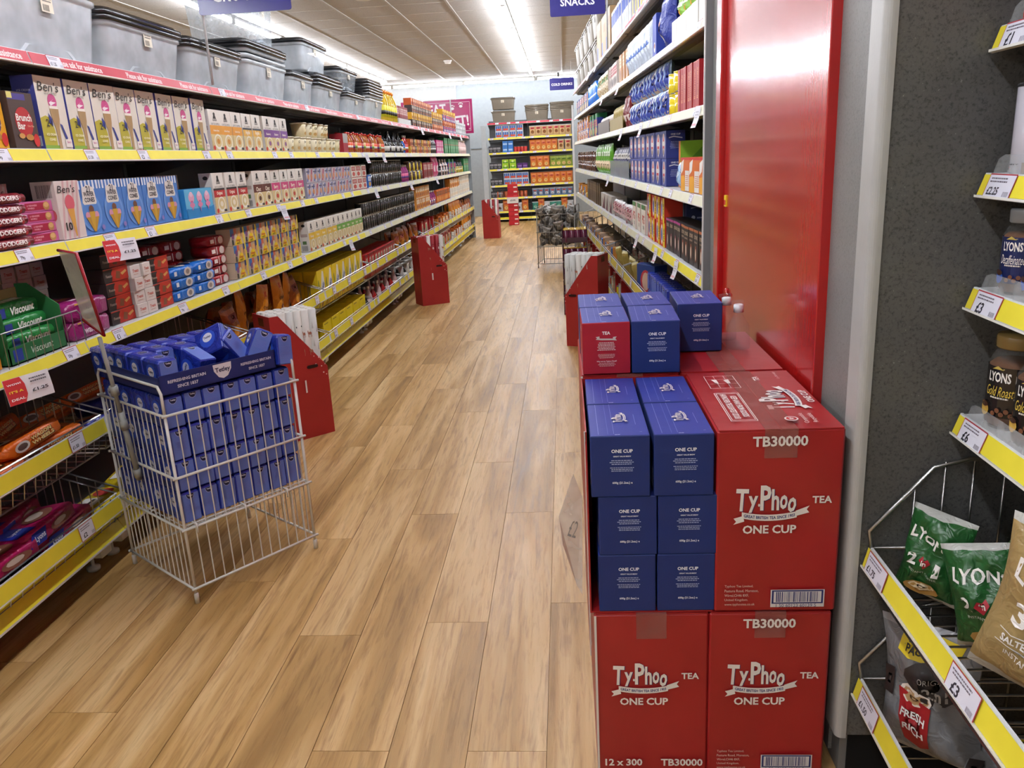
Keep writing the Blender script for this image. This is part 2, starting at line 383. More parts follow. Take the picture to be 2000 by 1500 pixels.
# ceiling fittings
def dome(x, y, lab, nm='smoke_detector', r=.05, h=.04, col='#e4e4e0'):
    o = MB().lathe([(r*1.15, 0), (r*1.15, -.012), (r, -.016), (r*.8, -h), (.001, -h-.004)], col, 16).build(nm, None, (x, y, ZC-.003)); o['label'] = lab; o['category'] = 'ceiling fitting'
dome(-1.86, 7.6, 'white round smoke detector on ceiling beside the left sign', r=.055)
dome(-1.95, 8.7, 'flat white round ceiling speaker behind the smoke detector', 'ceiling_speaker', .08, .01)
dome(-1.05, 6.6, 'white dome detector on ceiling at top of the frame', 'smoke_detector', .055, .06)
dome(-1.88, 14.3, 'small white dome detector near the far wall', 'smoke_detector', .06, .05)
o = MB().box(-.02, .02, -.05, .05, -.11, -.03, '#3a3a3a', .005).tube([(0, 0, -.03), (0, 0, 0)], .01, '#dddddd').build('security_camera', None, (-.05, 17.2, ZC-.003))
o['label'] = 'small dark security camera on ceiling beside far blue sign'; o['category'] = 'camera'

# ------------------------------------------------------------ pillar and cladding on the right
pil = MB().box(.53, 1.15, 1.43, 2.99, .0, ZC, '#6b6b69'); pillar = struct('wall_pillar', pil)
arc = [(.514+.014-.014*math.cos(a), 1.408+.014-.014*math.sin(a)) for a in [PI/2*i/6 for i in range(7)]]
MB().prism([(.514, 1.472)]+arc+[(.534, 1.408), (.534, 1.472)], .10, ZC, mat('#a4a4a0', 'paint'), 'xy').build('corner_trim', pillar)
MB().box(.523, .535, 1.474, 1.645, .02, ZC, LAM_GREY).build('side_panel', pillar)
MB().box(.523, .535, 2.81, 2.985, .02, ZC, LAM_GREY).build('side_panel', pillar)
MB().box(.534, 1.95, 1.412, 1.43, .105, ZC, LAM_DARK).build('front_panel', pillar)
MB().box(.545, 1.95, 1.425, 1.45, .0, .105, mat('#101010', 'matte')).build('skirting', pillar)
MB().box(.503, .53, 1.645, 1.657, .02, ZC, REDP, .002).build('door_frame', pillar)
MB().box(.503, .53, 2.735, 2.81, .02, ZC, REDP, .002).box(.495, .53, 2.69, 2.73, .02, ZC, REDP, .004).build('door_frame', pillar)
dr = MB().box(.512, .53, 1.658, 2.685, .02, ZC-.02, REDP, .002).build('red_door', pillar)
lk = MB(); lk.lathe([(.016, 0), (.016, .006), (.012, .009), (.001, .009)], REDP, 14); lk.box(-.005, .005, -.045, .0, .003, .008, REDP, .002)
lk.build('lock_cover', dr, (.512, 2.60, .815), rot=(0, -PI/2, 0)); 
MB().box(.508, .5125, 2.635, 2.665, 1.085, 1.12, '#e6cf25').box(.507, .5085, 2.640, 2.660, 1.09, 1.105, '#c22020').build('yellow_sticker', dr)

# ------------------------------------------------------------ shelving bays
class Side:
    def __init__(s, P, rz, name): s.P = P; s.rz = rz; s.name = name
LEFT = Side(lambda a, off, z: Vector((-1.532-off, a, z)), PI/2, 'left')
RIGHT = Side(lambda a, off, z: Vector((.5-.0475*a+off, 3.0+a, z)), -PI/2+.0475, 'right')
NEAR = Side(lambda a, off, z: Vector((.679+.03*(a-1.43)+off, a, z)), -PI/2-.03, 'near right')
FAR = Side(lambda a, off, z: Vector((a, 16.75+off, z)), 0, 'far')
STEEL = mat('#66696c', 'paint'); STEEL2 = mat('#5b5d5f', 'paint'); CHR = mat('#b4b4b2', 'metal'); LG = mat('#d9dcde', 'paint')
YEL = '#e6d83c'; PINK = '#b8283c'; PALE = '#cfcdb0'
lipc = {}
def lip_mesh(L, h=.037, tilt=.012):
    k = ('lip', L, h)
    if k not in lipc:
        m = MB(); m.prism([(0, 0), (.004, 0), (.004+tilt, h), (tilt, h)], .001, L-.001, LG, 'yz')
        m.prism([(-.004, -.001), (.002, -.003), (.002, .001), (-.004, .003)], .001, L-.001, mat('#eeeee8', 'gloss'), 'yz')
        lipc[k] = m.mesh('lip')
    return lipc[k]
def strip_mesh(a, b, col, h=.037, tilt=.012, text=None):
    k = ('st', round(b-a, 3), col, text, h)
    if k not in lipc:
        m = MB(); L = b-a; F = lambda u, v, l: (u, tilt*v/h-.0015-EPS*l, v)
        m.add([F(.003, .003, 0), F(L-.003, .003, 0), F(L-.003, h-.002, 0), F(.003, h-.002, 0)], [(0, 1, 2, 3)], mat(col, 'ink'))
        if text:
            n = 3
            for i in range(n): art(m, F, [('t', text, L*(i+.6)/n, h*.5, L/n*.62, '#f0dcdc', dict(b=True))], l0=1)
        lipc[k] = m.mesh('price_strip')
    return lipc[k]
tickm = {}
def ticket_mesh(price, w=.072, h=.037, tilt=.012):
    k = (price, w, h)
    if k not in tickm:
        m = MB(); F = lambda u, v, l: (u-w/2, tilt*v/h-.0022-EPS*l, v)
        art(m, F, [('r', 0, 0, w, h, '#a83a44'), ('r', .002, .002, w-.002, h-.002, '#dfe0ec'), ('t', price, w*.32, h*.30, w*.42 if len(price) > 3 else w*.26, '#30303a'),
                   ('l', w*.08, h*.62, w*.75, h*.88, 2, '#77707c'), ('b', w*.74, h*.1, w*.94, h*.3, '#8a8590')])
        tickm[k] = m.mesh('price_label')
    return tickm[k]
def flag_mesh():
    m = MB(); F = lambda u, v, l: (u, -.018-EPS*l-.012*math.sin(max(0, -v)*18), v)
    w = .14
    m.grid(lambda u, v: (u*w, -.018-.012*math.sin((1-v)*.07*18), -.07+.07*v), 4, 3, '#e8e8ee')
    art(m, lambda u, v, l: (u*w, -.0195-.012*math.sin((1-v)*.07*18)-EPS*l*2, -.07+.07*v), [('p', [(0, 0), (.34, 0), (.42, .3), (.42, .7), (.36, 1), (0, 1)], '#c83a3e'),
        ('t', 'WOW!', .2, .78, .30, '#ffffff'), ('t', "IT'S A", .2, .5, .30, '#f6d948'), ('t', 'DEAL', .2, .2, .30, '#ffffff'), ('t', '£1.25', .70, .38, .36, '#33333a'), ('l', .5, .66, .92, .9, 2, '#66666c')], l0=2)
    return m.mesh('promotion_flag')
FLAG = None
def small_flag():
    m = MB(); m.grid(lambda u, v: (u*.05, -.006-.02*(1-v)**2, -.075+.075*v), 1, 4, '#e2e3ea')
    art(m, lambda u, v, l: (u*.05, -.0065-.02*(1-v)**2-EPS*l*2, -.075+.075*v), [('r', .1, .1, .9, .2, '#d9a6ae'), ('l', .15, .4, .85, .8, 3, '#b9b9c4')], l0=2)
    return m.mesh('ticket_flag')
SFLAG = None
shc = {}
def shelf_meshes(L, D, under=STEEL2):
    k = (L, D)
    if k not in shc:
        m = MB(); m.box(.002, L-.002, .012, D, .018, .036, mat('#c9cbcb', 'paint'), .002)
        m.box(.004, L-.004, .05, .08, .002, .018, under); m.box(.004, L-.004, D-.05, D-.01, .0, .018, under); m.box(.004, L-.004, D*.5, D*.5+.03, .004, .018, under)
        b = MB().prism([(.03, .018), (D-.005, .018), (D-.005, -.075), (D-.03, -.075)], 0, .004, under, 'yz').mesh('bracket')
        shc[k] = (m.mesh('shelf'), b)
    return shc[k]
bk = {}
def basket_mesh(L, D=.40, hf=.10, hb=.20, sp=.05):
    k = (L, D, hf)
    if k not in bk:
        m = MB(); r = .0022; R = .0035
        z0 = 0; y0 = .03
        m.tube([(.02, .0, hf+.03), (.02, D, hb+.06), (.02, D, z0), (.02, y0, z0)], R, CHR, 5, closed=True)
        m.tube([(L-.02, .0, hf+.03), (L-.02, D, hb+.06), (L-.02, D, z0), (L-.02, y0, z0)], R, CHR, 5, closed=True)
        n = int(L/sp)
        for i in range(1, n):
            x = L*i/n; m.tube([(x, .004, hf+.02), (x, y0, z0), (x, D, z0)], r, CHR, 4, caps=False)
        for z, y in ((hf*.5, .02), (hf+.03, .0), (0, y0)): m.tube([(.02, y, z), (L-.02, y, z)], r*1.3, CHR, 4)
        for y in (.15, .28, D): m.tube([(.02, y, 0), (L-.02, y, 0)], r*1.3, CHR, 4)
        for x in (.02, L-.02):
            for j in range(1, 6):
                y = y0+(D-y0)*j/6; zt = (hf+.03)+(hb+.03-hf)*y/D
                m.tube([(x, y, 0), (x, y, zt)], r, CHR, 4, caps=False)
        bk[k] = m.mesh('basket')
    return bk[k]
def panel_mesh(L, z0, z1): return MB().box(.002, L-.002, 0, .012, z0+.0015, z1-.0015, STEEL, .001).mesh('back_panel')
PRICES = ['£1', '£1.50', '£1.25', '85p', '79p', '£2', '£1', '£3', '59p', '£1.75']
def bay(side, a, b, levels, label, D=.45, Htop=1.75, baskets=(), rail=.119, nticket=3, base=True, zmin=.12, seed=0, group=None, uprights=True):
    """levels: (lip bottom z, strip colour, text, depth, front offset)"""
    L = b-a
    org = side.P(b if side in (RIGHT, NEAR) else a, 0, 0)
    t = thing('shelving_bay', label, 'shelving', org, side.rz, group); r = random.Random(seed)
    z = zmin
    while z < Htop-.05:
        z2 = min(Htop, z+.32); link(panel_mesh(L, z, z2), 'back_panel', t, (0, D, 0)); z = z2
    if uprights: MB().box(0, .022, D-.006, D+.012, .02, Htop, STEEL2).build('upright', t)
    for li in levels:
        z, col, txt, dep, off = li
        sm, bm = shelf_meshes(round(L, 3), round(dep, 3))
        s = link(sm, 'shelf', t, (0, off, z))
        link(bm, 'bracket', s, (.006, 0, 0)); link(bm, 'bracket', s, (L-.01, 0, 0))
        link(lip_mesh(round(L, 3)), 'lip', s)
        link(strip_mesh(0, L, col, text=txt), 'price_strip', s, (0, 0, 0))
        for i in range(nticket if not txt else 1):
            x = (i+r.uniform(.2, .8))*L/nticket if not txt else .12
            link(ticket_mesh(r.choice(PRICES)), 'price_label', s, (x, 0, 0))
    for z in baskets:
        k = link(basket_mesh(round(L, 3)), 'basket', t, (0, -.005, z))
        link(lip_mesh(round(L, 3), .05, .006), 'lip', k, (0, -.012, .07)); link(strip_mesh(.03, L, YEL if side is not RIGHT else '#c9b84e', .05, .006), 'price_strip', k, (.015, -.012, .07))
        for i in range(3): link(ticket_mesh(r.choice(PRICES), .075, .05, .006), 'price_label', k, ((i+r.uniform(.25, .6))*L/3, -.014, .07))
    if base:
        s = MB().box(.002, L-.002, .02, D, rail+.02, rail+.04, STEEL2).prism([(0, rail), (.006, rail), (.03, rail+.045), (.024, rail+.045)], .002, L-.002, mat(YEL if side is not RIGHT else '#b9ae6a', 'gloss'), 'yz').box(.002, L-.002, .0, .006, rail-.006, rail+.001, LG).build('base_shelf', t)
        for x in (.06, L-.06):
            MB().box(-.03, .03, .04, .16, .055, rail, LG, .004).lathe([(.022, 0), (.022, .012), (.006, .016), (.006, .06)], LG, 10, 0, .1, 0).build('foot', t, (x, 0, 0))
        MB().box(0, L, D-.04, D-.02, 0, rail, mat('#17120e', 'matte')).build('kickboard', t)
    return t
TXT = 'Please ask for assistance'
NUM = ['nearest', 'second', 'third', 'fourth', 'fifth', 'sixth', 'seventh', 'eighth', 'ninth', 'farthest']
for k in range(10):
    a = 1.158+1.25*k
    c = YEL if k < 4 else '#d6d3ae'
    bay(LEFT, a, a+1.25, [(1.603, PINK, TXT if k < 6 else None, .45, 0), (1.33, c, None, .45, 0), (1.056, c, None, .45, 0), (.740, c, None, .45, 0)],
        'dark steel bay of the left shelving run, %s from the camera' % NUM[k], D=.47, Htop=1.66, baskets=(.405, .13), seed=k, group='left shelving run')
MB().box(-2.0, -1.52, 13.66, 13.69, .0, 1.66, mat('#8d969b', 'paint'), .003).build('end_panel', None, label='blue-grey end panel closing the far end of left shelving', category='panel')
RN = ['nearest', 'second', 'third', 'fourth', 'fifth', 'farthest']
for k in range(6):
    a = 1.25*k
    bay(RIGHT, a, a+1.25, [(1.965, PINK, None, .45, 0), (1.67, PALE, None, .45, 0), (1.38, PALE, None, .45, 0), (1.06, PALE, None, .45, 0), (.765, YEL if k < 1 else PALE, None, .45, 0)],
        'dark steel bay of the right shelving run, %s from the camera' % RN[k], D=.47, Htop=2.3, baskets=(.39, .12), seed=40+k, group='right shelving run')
MB().box(.497, 1.0, 2.992, 2.998, .0, 2.3, mat('#77787a', 'paint')).box(.494, .499, 2.991, 2.999, .0, 2.3, mat('#e0e0de', 'paint')).build('end_panel', None, label='grey end panel with white edge beside red pillar', category='panel')
# near right unit
NLV = [1.70, 1.392, 1.169, .981, .755]
def near_basket(L):
    m = MB(); r = .0024; R = .0042; D = .50
    for x in (.006, L-.006):
        m.tube([(x, .0, .04), (x, -.006, .075), (x, .10, .20), (x, .16, .215), (x, D, .215)], R, CHR, 8)
        m.tube([(x, 0, .04), (x, D, .04)], r*1.2, CHR, 6)
        m.tube([(x, .0, .04), (x, .03, -.07), (x, D, -.07)], r*1.3, CHR, 6)
        for y in (.07, .12): m.tube([(x, y, -.07), (x, y, (.165 if y < .1 else .21))], r, CHR, 5)
        for j in range(4): m.tube([(x, .17+j*.055, -.07), (x, .17+j*.055, .215)], r, CHR, 5)
    n = int(L/.032)
    for i in range(1, n):
        x = L*i/n; m.tube([(x, .012, .0), (x, .03, -.07), (x, D, -.07)], r, CHR, 5, caps=False)
        if i % 2: m.tube([(x, D, -.07), (x, D, .21)], r, CHR, 4, caps=False)
    for y in (.03, .18, .34, D): m.tube([(0, y, -.072), (L, y, -.072)], r*1.3, CHR, 5)
    m.tube([(0, D, .215), (L, D, .215)], R, CHR, 6)
    return m.mesh('basket')
NP = [['£1', '£1.25'], ['£2.25', '£2.50'], ['£3', '£3.50'], ['£6', '£5.50'], ['£1.75', '£3'], ['£1.50', '£2']]
for k in range(2):
    b = 1.405-1.25*k; a = b-1.25
    t = bay(NEAR, a, b, [(z, YEL, None, .37, 0) for z in NLV], 'coffee shelving bay against dark speckled panel, ' + ('farther one' if k == 0 else 'nearer one'), D=.40, Htop=2.2, nticket=0, base=False, zmin=.1, seed=90+k, group='coffee shelving')
    shs = [o for o in t.children if o.name.startswith('shelf') and not o.name.startswith('shelf_')]
    for i, sh in enumerate(shs[1:]):
        link(ticket_mesh(NP[i][k], .085), 'price_label', sh, (.068, -.0004, 0)); link(ticket_mesh(NP[i][1-k], .085), 'price_label', sh, (.50, -.0004, 0))
        MB().add([(.02, .014, .036), (1.22, .014, .036), (1.22, .016, .066), (.05, .016, .066), (.03, .016, .060)], [(0, 1, 2, 3, 4)], mat('#e8ecee', 'clear')).build('riser', sh)
    nb = near_basket(1.25)
    for i, z in enumerate((.490, .205)):
        q = link(nb, 'basket', t, (0, -.125, z), rz=.02)
        link(lip_mesh(1.25, .042, .010), 'lip', q, (0, -.012, 0)); link(strip_mesh(.0, 1.25, YEL, .042, .010), 'price_strip', q, (0, -.012, 0))
        link(ticket_mesh(NP[4+i][0], .088, .042, .010), 'price_label', q, (.062 if i == 0 else .075, -.0135, 0)); link(ticket_mesh('£3', .088, .042, .010), 'price_label', q, (.40, -.0135, 0))
far_lv = [(1.915, PINK), (1.625, YEL), (1.34, YEL), (1.02, YEL), (.70, YEL), (.455, YEL), (.18, YEL)]
for a, b, n in ((-1.50, -.70, 'left bay'), (-.70, .19, 'right bay')):
    bay(FAR, a, b, [(z, c, None, .42, 0) for z, c in far_lv], 'yellow-edged shelving unit at the far end, '+n, D=.45, Htop=2.0, nticket=3, base=True, rail=.05, zmin=.0, seed=70, group='far wall shelving')
MB().box(.19, .225, 16.7, 16.76, 0, 2.2, mat('#c4c6c8', 'paint'), .004).build('shelf_post', None, label='pale grey upright post right of the far shelving', category='post')
MB().box(-1.62, -1.52, 16.6, 16.72, 0, 1.9, mat('#aab2b6', 'paint'), .004).build('shelf_post', None, label='pale grey upright post left of the far shelving', category='post')

# ------------------------------------------------------------ the big stack of tea cartons
W_ = '#e9e4df'
def logo(cx, cy, w, ink=W_, sh='#23306e', a=0, rib=True):
    """arched word with a ribbon below; returns art in metres"""
    out = []; ca, sa = math.cos(a), math.sin(a)
    R = lambda x, y: (cx+x*ca-y*sa, cy+x*sa+y*ca)
    chars = [('T', -.40, .10, .20, .36, -.05), ('y', -.235, .03, .15, .27, 0), ('.', -.15, .015, .035, .05, 0), ('P', -.055, .13, .17, .40, .0), ('h', .085, .10, .12, .34, .0), ('o', .205, .06, .12, .23, -.06), ('o', .325, .015, .13, .24, -.12)]
    for ink_, d in ((sh, .012), (ink, 0)):
        for c, x, y, ww, hh, an in chars:
            p = R((x+d)*w, (y-d)*w); out.append(('t', c, p[0], p[1], ww*w*.92, ink_, dict(h=hh*w, a=a+an)))
    if rib:
        wav = lambda x: -.185+.30*(x-.05)**2+.03*x
        xs = [-.40+.8*i/14 for i in range(15)]
        P = [R(x*w, (wav(x)+.05)*w) for x in xs]+[R(x*w, (wav(x)-.05)*w) for x in reversed(xs)]
        out.append(('p', [R(-.52*w, -.19*w), R(-.38*w, -.15*w), R(-.36*w, -.24*w), R(-.52*w, -.29*w), R(-.48*w, -.24*w)], ink))
        out.append(('p', [R(.38*w, -.08*w), R(.58*w, .0*w), R(.54*w, -.06*w), R(.58*w, -.11*w), R(.40*w, -.16*w)], ink))
        out.append(('p', P, ink))
        p = R(0, wav(0)*w)
        out.append(('t', 'GREAT BRITISH TEA SINCE 1903', p[0], p[1], .74*w, sh, dict(h=.052*w, a=a, bend=lambda x: (wav(x*.74)-wav(0))*w)))
    return out
def carton(w, d, h, style, top=True):
    m = MB(); m.box(-w/2, w/2, -d/2, d/2, 0, h, CARTON, .004)
    F = fr_front(w, -d/2); e = []
    e += logo(w*.425, h*.60, w*.55); e += [('t', 'TEA', w*.84, h*.632, w*.155, W_), ('t', 'ONE CUP', w*.43, h*.475, w*.43, W_)]
    if style == 'code':
        e += [('t', 'TB30000', w*.49, h*.945, w*.43, W_)]
        for i, q in enumerate(('Typhoo Tea Limited,', 'Pasture Road, Moreton,', 'Wirral,CH46 8XF,', 'United Kingdom.', 'www.typhootea.co.uk')):
            ww = (.235, .28, .20, .195, .25)[i]*w; e.append(('t', q, w*.08+ww/2, h*(.155-.026*i), ww, '#d8c3bd', dict(b=False, h=h*.017)))
        e += [('r', w*.46, h*.035, w*.90, h*.135, '#d9d4d4'), ('r', w*.47, h*.055, w*.89, h*.132, '#232a66'), ('r', w*.485, h*.062, w*.875, h*.125, '#d9d4d4'), ('b', w*.505, h*.065, w*.855, h*.123, '#232a66'), ('t', '1 50 60123 60139 5', w*.67, h*.045, w*.33, '#333a6a', dict(b=False))]
    else:
        e += [('t', '12 x 300', w*.24, h*.082, w*.34, W_), ('t', 'TB30000', w*.77, h*.082, w*.38, W_), ('r', 0, 0, w*.02, h, '#d8d2cc')]
    art(m, F, e)
    T = fr_top(w, d, h)
    cx, cy = w*.62, d*.42
    e = [('r', w*.38, 0, w*.60, d, '#b0221f')]
    e += logo(w*.70, d*.46, w*.62, a=PI/2)+[('t', 'TEA', w*.62, d*.82, w*.14, W_, dict(a=PI/2)), ('t', 'ONE CUP', w*.92, d*.47, w*.36, W_, dict(a=PI/2)), ('t', '12 x 300 teabags', w*.83, d*.87, w*.24, '#e6cfcb', dict(a=PI/2, b=False))]
    e += [('f', w*.14, d*.10, w*.36, d*.56, .0016, W_), ('f', w*.155, d*.115, w*.345, d*.545, .0012, W_), ('t', 'KEEP AWAY FROM GOODS', w*.29, d*.33, d*.34, W_, dict(a=-PI/2, h=w*.055)), ('t', 'HAVING EVEN THE SLIGHTEST ODOUR', w*.21, d*.33, d*.40, W_, dict(a=-PI/2, h=w*.055))]
    e += [('f', w*.14, d*.64, w*.42, d*.88, .0012, W_), ('r', w*.23, d*.64, w*.233, d*.88, W_), ('r', w*.325, d*.64, w*.328, d*.88, W_), ('r', w*.14, d*.72, w*.42, d*.722, W_), ('r', w*.14, d*.80, w*.42, d*.802, W_), ('p', [(w*.19, d*.80), (w*.24, d*.80), (w*.24, d*.72), (w*.21, d*.74)], W_), ('p', [(w*.30, d*.78), (w*.35, d*.80), (w*.35, d*.72), (w*.32, d*.72)], W_)]
    e += [('e', w*.62, d*.10, w*.055, w*.055, W_, 20), ('e', w*.62, d*.10, w*.042, w*.042, '#b0221f', 20), ('t', 'RF', w*.62, d*.10, w*.05, W_, dict(a=PI/2)), ('t', 'Compatible', w*.72, d*.10, d*.14, '#e6cfcb', dict(a=PI/2, b=False)), ('t', 'Recyclable', w*.79, d*.10, d*.13, '#e6cfcb', dict(a=PI/2, b=False))]
    art(m, T, e if top else [])
    L = fr_left(d, -w/2); art(m, L, logo(d*.5, h*.6, w*.55)+[('t', 'ONE CUP', d*.5, h*.475, w*.42, W_)])
    return m, e
TAPE = mat('#c98078', 'clear')
def place_carton(x0, y0, z0, w, d, h, style, lab, top=True):
    m, _ = carton(w, d, h, style, top)
    o = m.build('tea_carton', None, (x0+w/2, y0+d/2, z0)); o['label'] = lab; o['category'] = 'carton'; o['group'] = 'red tea cartons'
    t = MB().box(-.03, .03, -d/2-.0014, d/2, h+.0016, h+.0022, TAPE).box(-.03, .03, -d/2-.0018, -d/2-.0012, h-.055, h+.002, TAPE)
    t.build('packing_tape', o)
    for sx in (-1, 1):   # slightly lifted top flaps
        MB().prism([(sx*.002, h-.002), (sx*(w/2-.003), h-.001), (sx*(w/2-.003), h+.0012), (sx*.002, h+.001)], -d/2+.001, d/2-.001, CARTON).build('flap', o)
    return o
CH = .3815; FY = 1.423
place_carton(.031, FY, 0, .2275, .405, CH, 'count', 'red tea carton at bottom left of the stack front, marked 12 x 300', False)
place_carton(.2595, FY, 0, .2365, .405, CH, 'code', 'red tea carton at bottom right of the stack front, beside the pillar', False)
place_carton(.268, FY, CH+.003, .2325, .405, CH-.003, 'code', 'upper right red tea carton in the stack front, printed lid uncovered')
place_carton(.028, 1.845, 0, .232, .41, CH, 'count', 'red tea carton on the floor, back row left', False)
place_carton(.262, 1.845, 0, .234, .41, CH, 'code', 'red tea carton on the floor, back row right', False)
place_carton(.024, 1.845, CH+.003, .232, .41, CH-.004, 'count', 'red tea carton in the back row carrying four blue boxes', False)
place_carton(.258, 1.845, CH+.003, .240, .41, CH-.004, 'code', 'red tea carton in the back row by the red door, one blue box on top', False)
# cut-open carton shell that still holds twelve blue boxes
m = MB(); x0, x1, y0, y1, z0, z1 = .024, .266, FY+.004, 1.84, CH+.002, .757
m.box(x0, x0+.003, y0+.03, y1, z0, z1, CARTON); m.box(x0, x1, y1-.004, y1, z0, z1, CARTON); m.box(x1-.003, x1, y0+.03, y1, z0, z1-.04, CARTON); m.box(x0, x1, y0, y1, z0, z0+.003, CARTON)
m.prism([(y0, z0), (y0+.03, z0), (y0+.03, z1-.02), (y0+.02, z1-.09), (y0+.012, z0+.12)], x0, x0+.003, CARTON, 'yz')
m.box(x0-.002, x0+.001, y0+.03, y0+.034, z0, z1, '#d8cfc8')
o = m.build('open_carton'); o['label'] = 'red tea carton with front and lid cut away around blue boxes'; o['category'] = 'carton'
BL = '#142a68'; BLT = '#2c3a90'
def tea_box(red=False, w=.1115, d=.198, h=.1235):
    m = MB(); m.box(-w/2, w/2, -d/2, d/2, 0, h, mat('#a01528' if red else BL), .0015)
    F = fr_front(w, -d/2)
    if red:
        e = [('r', .012, .012, .988, .988, '#a3162a'), ('t', 'TEA', .5, .80, .17, '#f1ebe6'), ('p', [(.28, .73), (.36, .74), (.36, .70), (.64, .69), (.64, .72), (.72, .73), (.69, .69), (.72, .65), (.62, .66), (.4, .665), (.28, .68), (.31, .705)], '#cbbfb8'), ('l', .30, .46, .70, .63, 6, '#e6cfca'), ('t', 'Great? 300 unless', .5, .42, .3, '#e6cfca', dict(b=False)), ('l', .32, .31, .68, .40, 4, '#d7a9a6'), ('t', 'Why not try Typhoo Decaf?', .5, .25, .42, '#f1dcd8'), ('l', .30, .15, .70, .23, 3, '#d7a9a6')]
        e = [x for x in e if not (x[0] == 't' and x[1].startswith('Great?'))]
    else:
        e = [('t', 'ONE CUP', .53, .755, .36, '#eef0f6'), ('t', 'GREAT VALUE BREW', .53, .67, .30, '#dfe3f0'), ('l', .30, .53, .74, .62, 3, '#a9b3d6'), ('l', .31, .42, .74, .50, 3, '#a9b3d6'), ('t', '600g (21.2oz.) e', .53, .235, .34, '#e6e9f4')]
    art(m, F, e, w, h)
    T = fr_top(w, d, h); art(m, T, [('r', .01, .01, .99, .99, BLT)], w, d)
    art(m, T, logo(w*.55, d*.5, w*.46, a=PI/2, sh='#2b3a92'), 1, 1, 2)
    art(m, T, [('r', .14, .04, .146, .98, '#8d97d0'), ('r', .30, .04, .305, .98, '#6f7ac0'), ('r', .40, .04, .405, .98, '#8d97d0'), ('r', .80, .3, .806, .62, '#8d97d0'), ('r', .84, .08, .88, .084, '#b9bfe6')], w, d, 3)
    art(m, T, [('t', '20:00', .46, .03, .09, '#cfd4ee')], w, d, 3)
    art(m, fr_left(d, -w/2), [('t', 'ONE CUP', .5, .75, .3, '#eef0f6'), ('b', .7, .1, .92, .4, '#cfd4ee')], d, h)
    f = MB().prism([(-d/2+.002, h+.0012), (d/2-.002, h+.0012), (d/2-.002, h+.0022), (-d/2+.002, h+.005)], -w/2+.002, w/2-.002, mat(BLT), 'yz')
    return m.mesh('tea_box')
TB = tea_box(); TBR = tea_box(True)
lv = ['bottom', 'middle', 'top']
for r_ in range(2):
    for k in range(3):
        for c in range(2):
            sh = (0, .002, -.010)[k]
            x = .0985+c*.1145+sh+(.004 if k == 2 and c else 0); y = FY+.101+r_*.2025+(.0 if k < 2 else -.002)
            link(TB, 'tea_box', None, (x, y, CH+.006+k*.1242), rnd.uniform(-.008, .008), label='blue box in open carton, %s layer, %s column, %s row' % (lv[k], ('left', 'right')[c], ('front', 'back')[r_]), category='box', group='blue tea boxes')
zt = .7665
for (x, y, me, lab, rz) in ((.085, 1.938, TBR, 'tea box with red front at left edge on back cartons', .01), (.2035, 1.935, TB, 'blue box on back cartons beside the red-fronted box', -.03),
                        (.083, 2.142, TB, 'blue box behind the red-fronted box on back cartons', .0), (.2045, 2.142, TB, 'blue box on back cartons, right of the rear pair', .02), (.335, 2.13, TB, 'single blue box standing apart at right on back carton', -.02)):
    link(me, 'tea_box', None, (x, y, zt), rz, label=lab, category='box', group='blue tea boxes')
# clear spray bottles behind, poly pocket with handwritten price
def spray(x, y, lab, s=1):
    gm = mat('#e6ecf0', 'jarglass')
    t = thing('spray_bottle', lab, 'bottle', (x, y, .766), .3)
    MB().lathe([(.030*s, 0), (.031*s, .01), (.028*s, .06), (.012*s, .085), (.011*s, .095)], gm, 16).build('bottle', t)
    MB().lathe([(.013, .093), (.013, .112), (.009, .114)], '#dfe3e6', 12).box(-.022, .012, -.006, .006, .112, .124, gm, .003).build('trigger', t)
spray(.435, 2.06, 'clear spray bottle standing between blue box and red door'); spray(.425, 2.165, 'clear spray bottle, the farther of two by red door', .9)
m = MB(); P = [(0, .0, .608), (-.035, .0, .50), (-.028, .0, .44), (0, .0, .33), (.012, .0, .31), (.018, 0, .55)]
m.add([(x, y+.01*math.sin(z*40), z) for x, y, z in P], [(0, 1, 2, 3, 4, 5)], mat('#e2ddd6', 'clear')); m.add([(x, y+.003+.01*math.sin(z*40), z) for x, y, z in P], [(0, 1, 2, 3, 4, 5)], mat('#e8e4dc', 'milky'))
art(m, lambda u, v, l: (u, -.003-.0003*l+.01*math.sin(v*40), v), [('t', '£2', -.004, .475, .018, '#77746e', dict(b=False, h=.035, a=-.3))])
o = m.build('price_pocket', None, (-.001, 1.62, 0)); o['label'] = 'clear poly pocket with handwritten £2 hanging left of stack'; o['category'] = 'price sign'

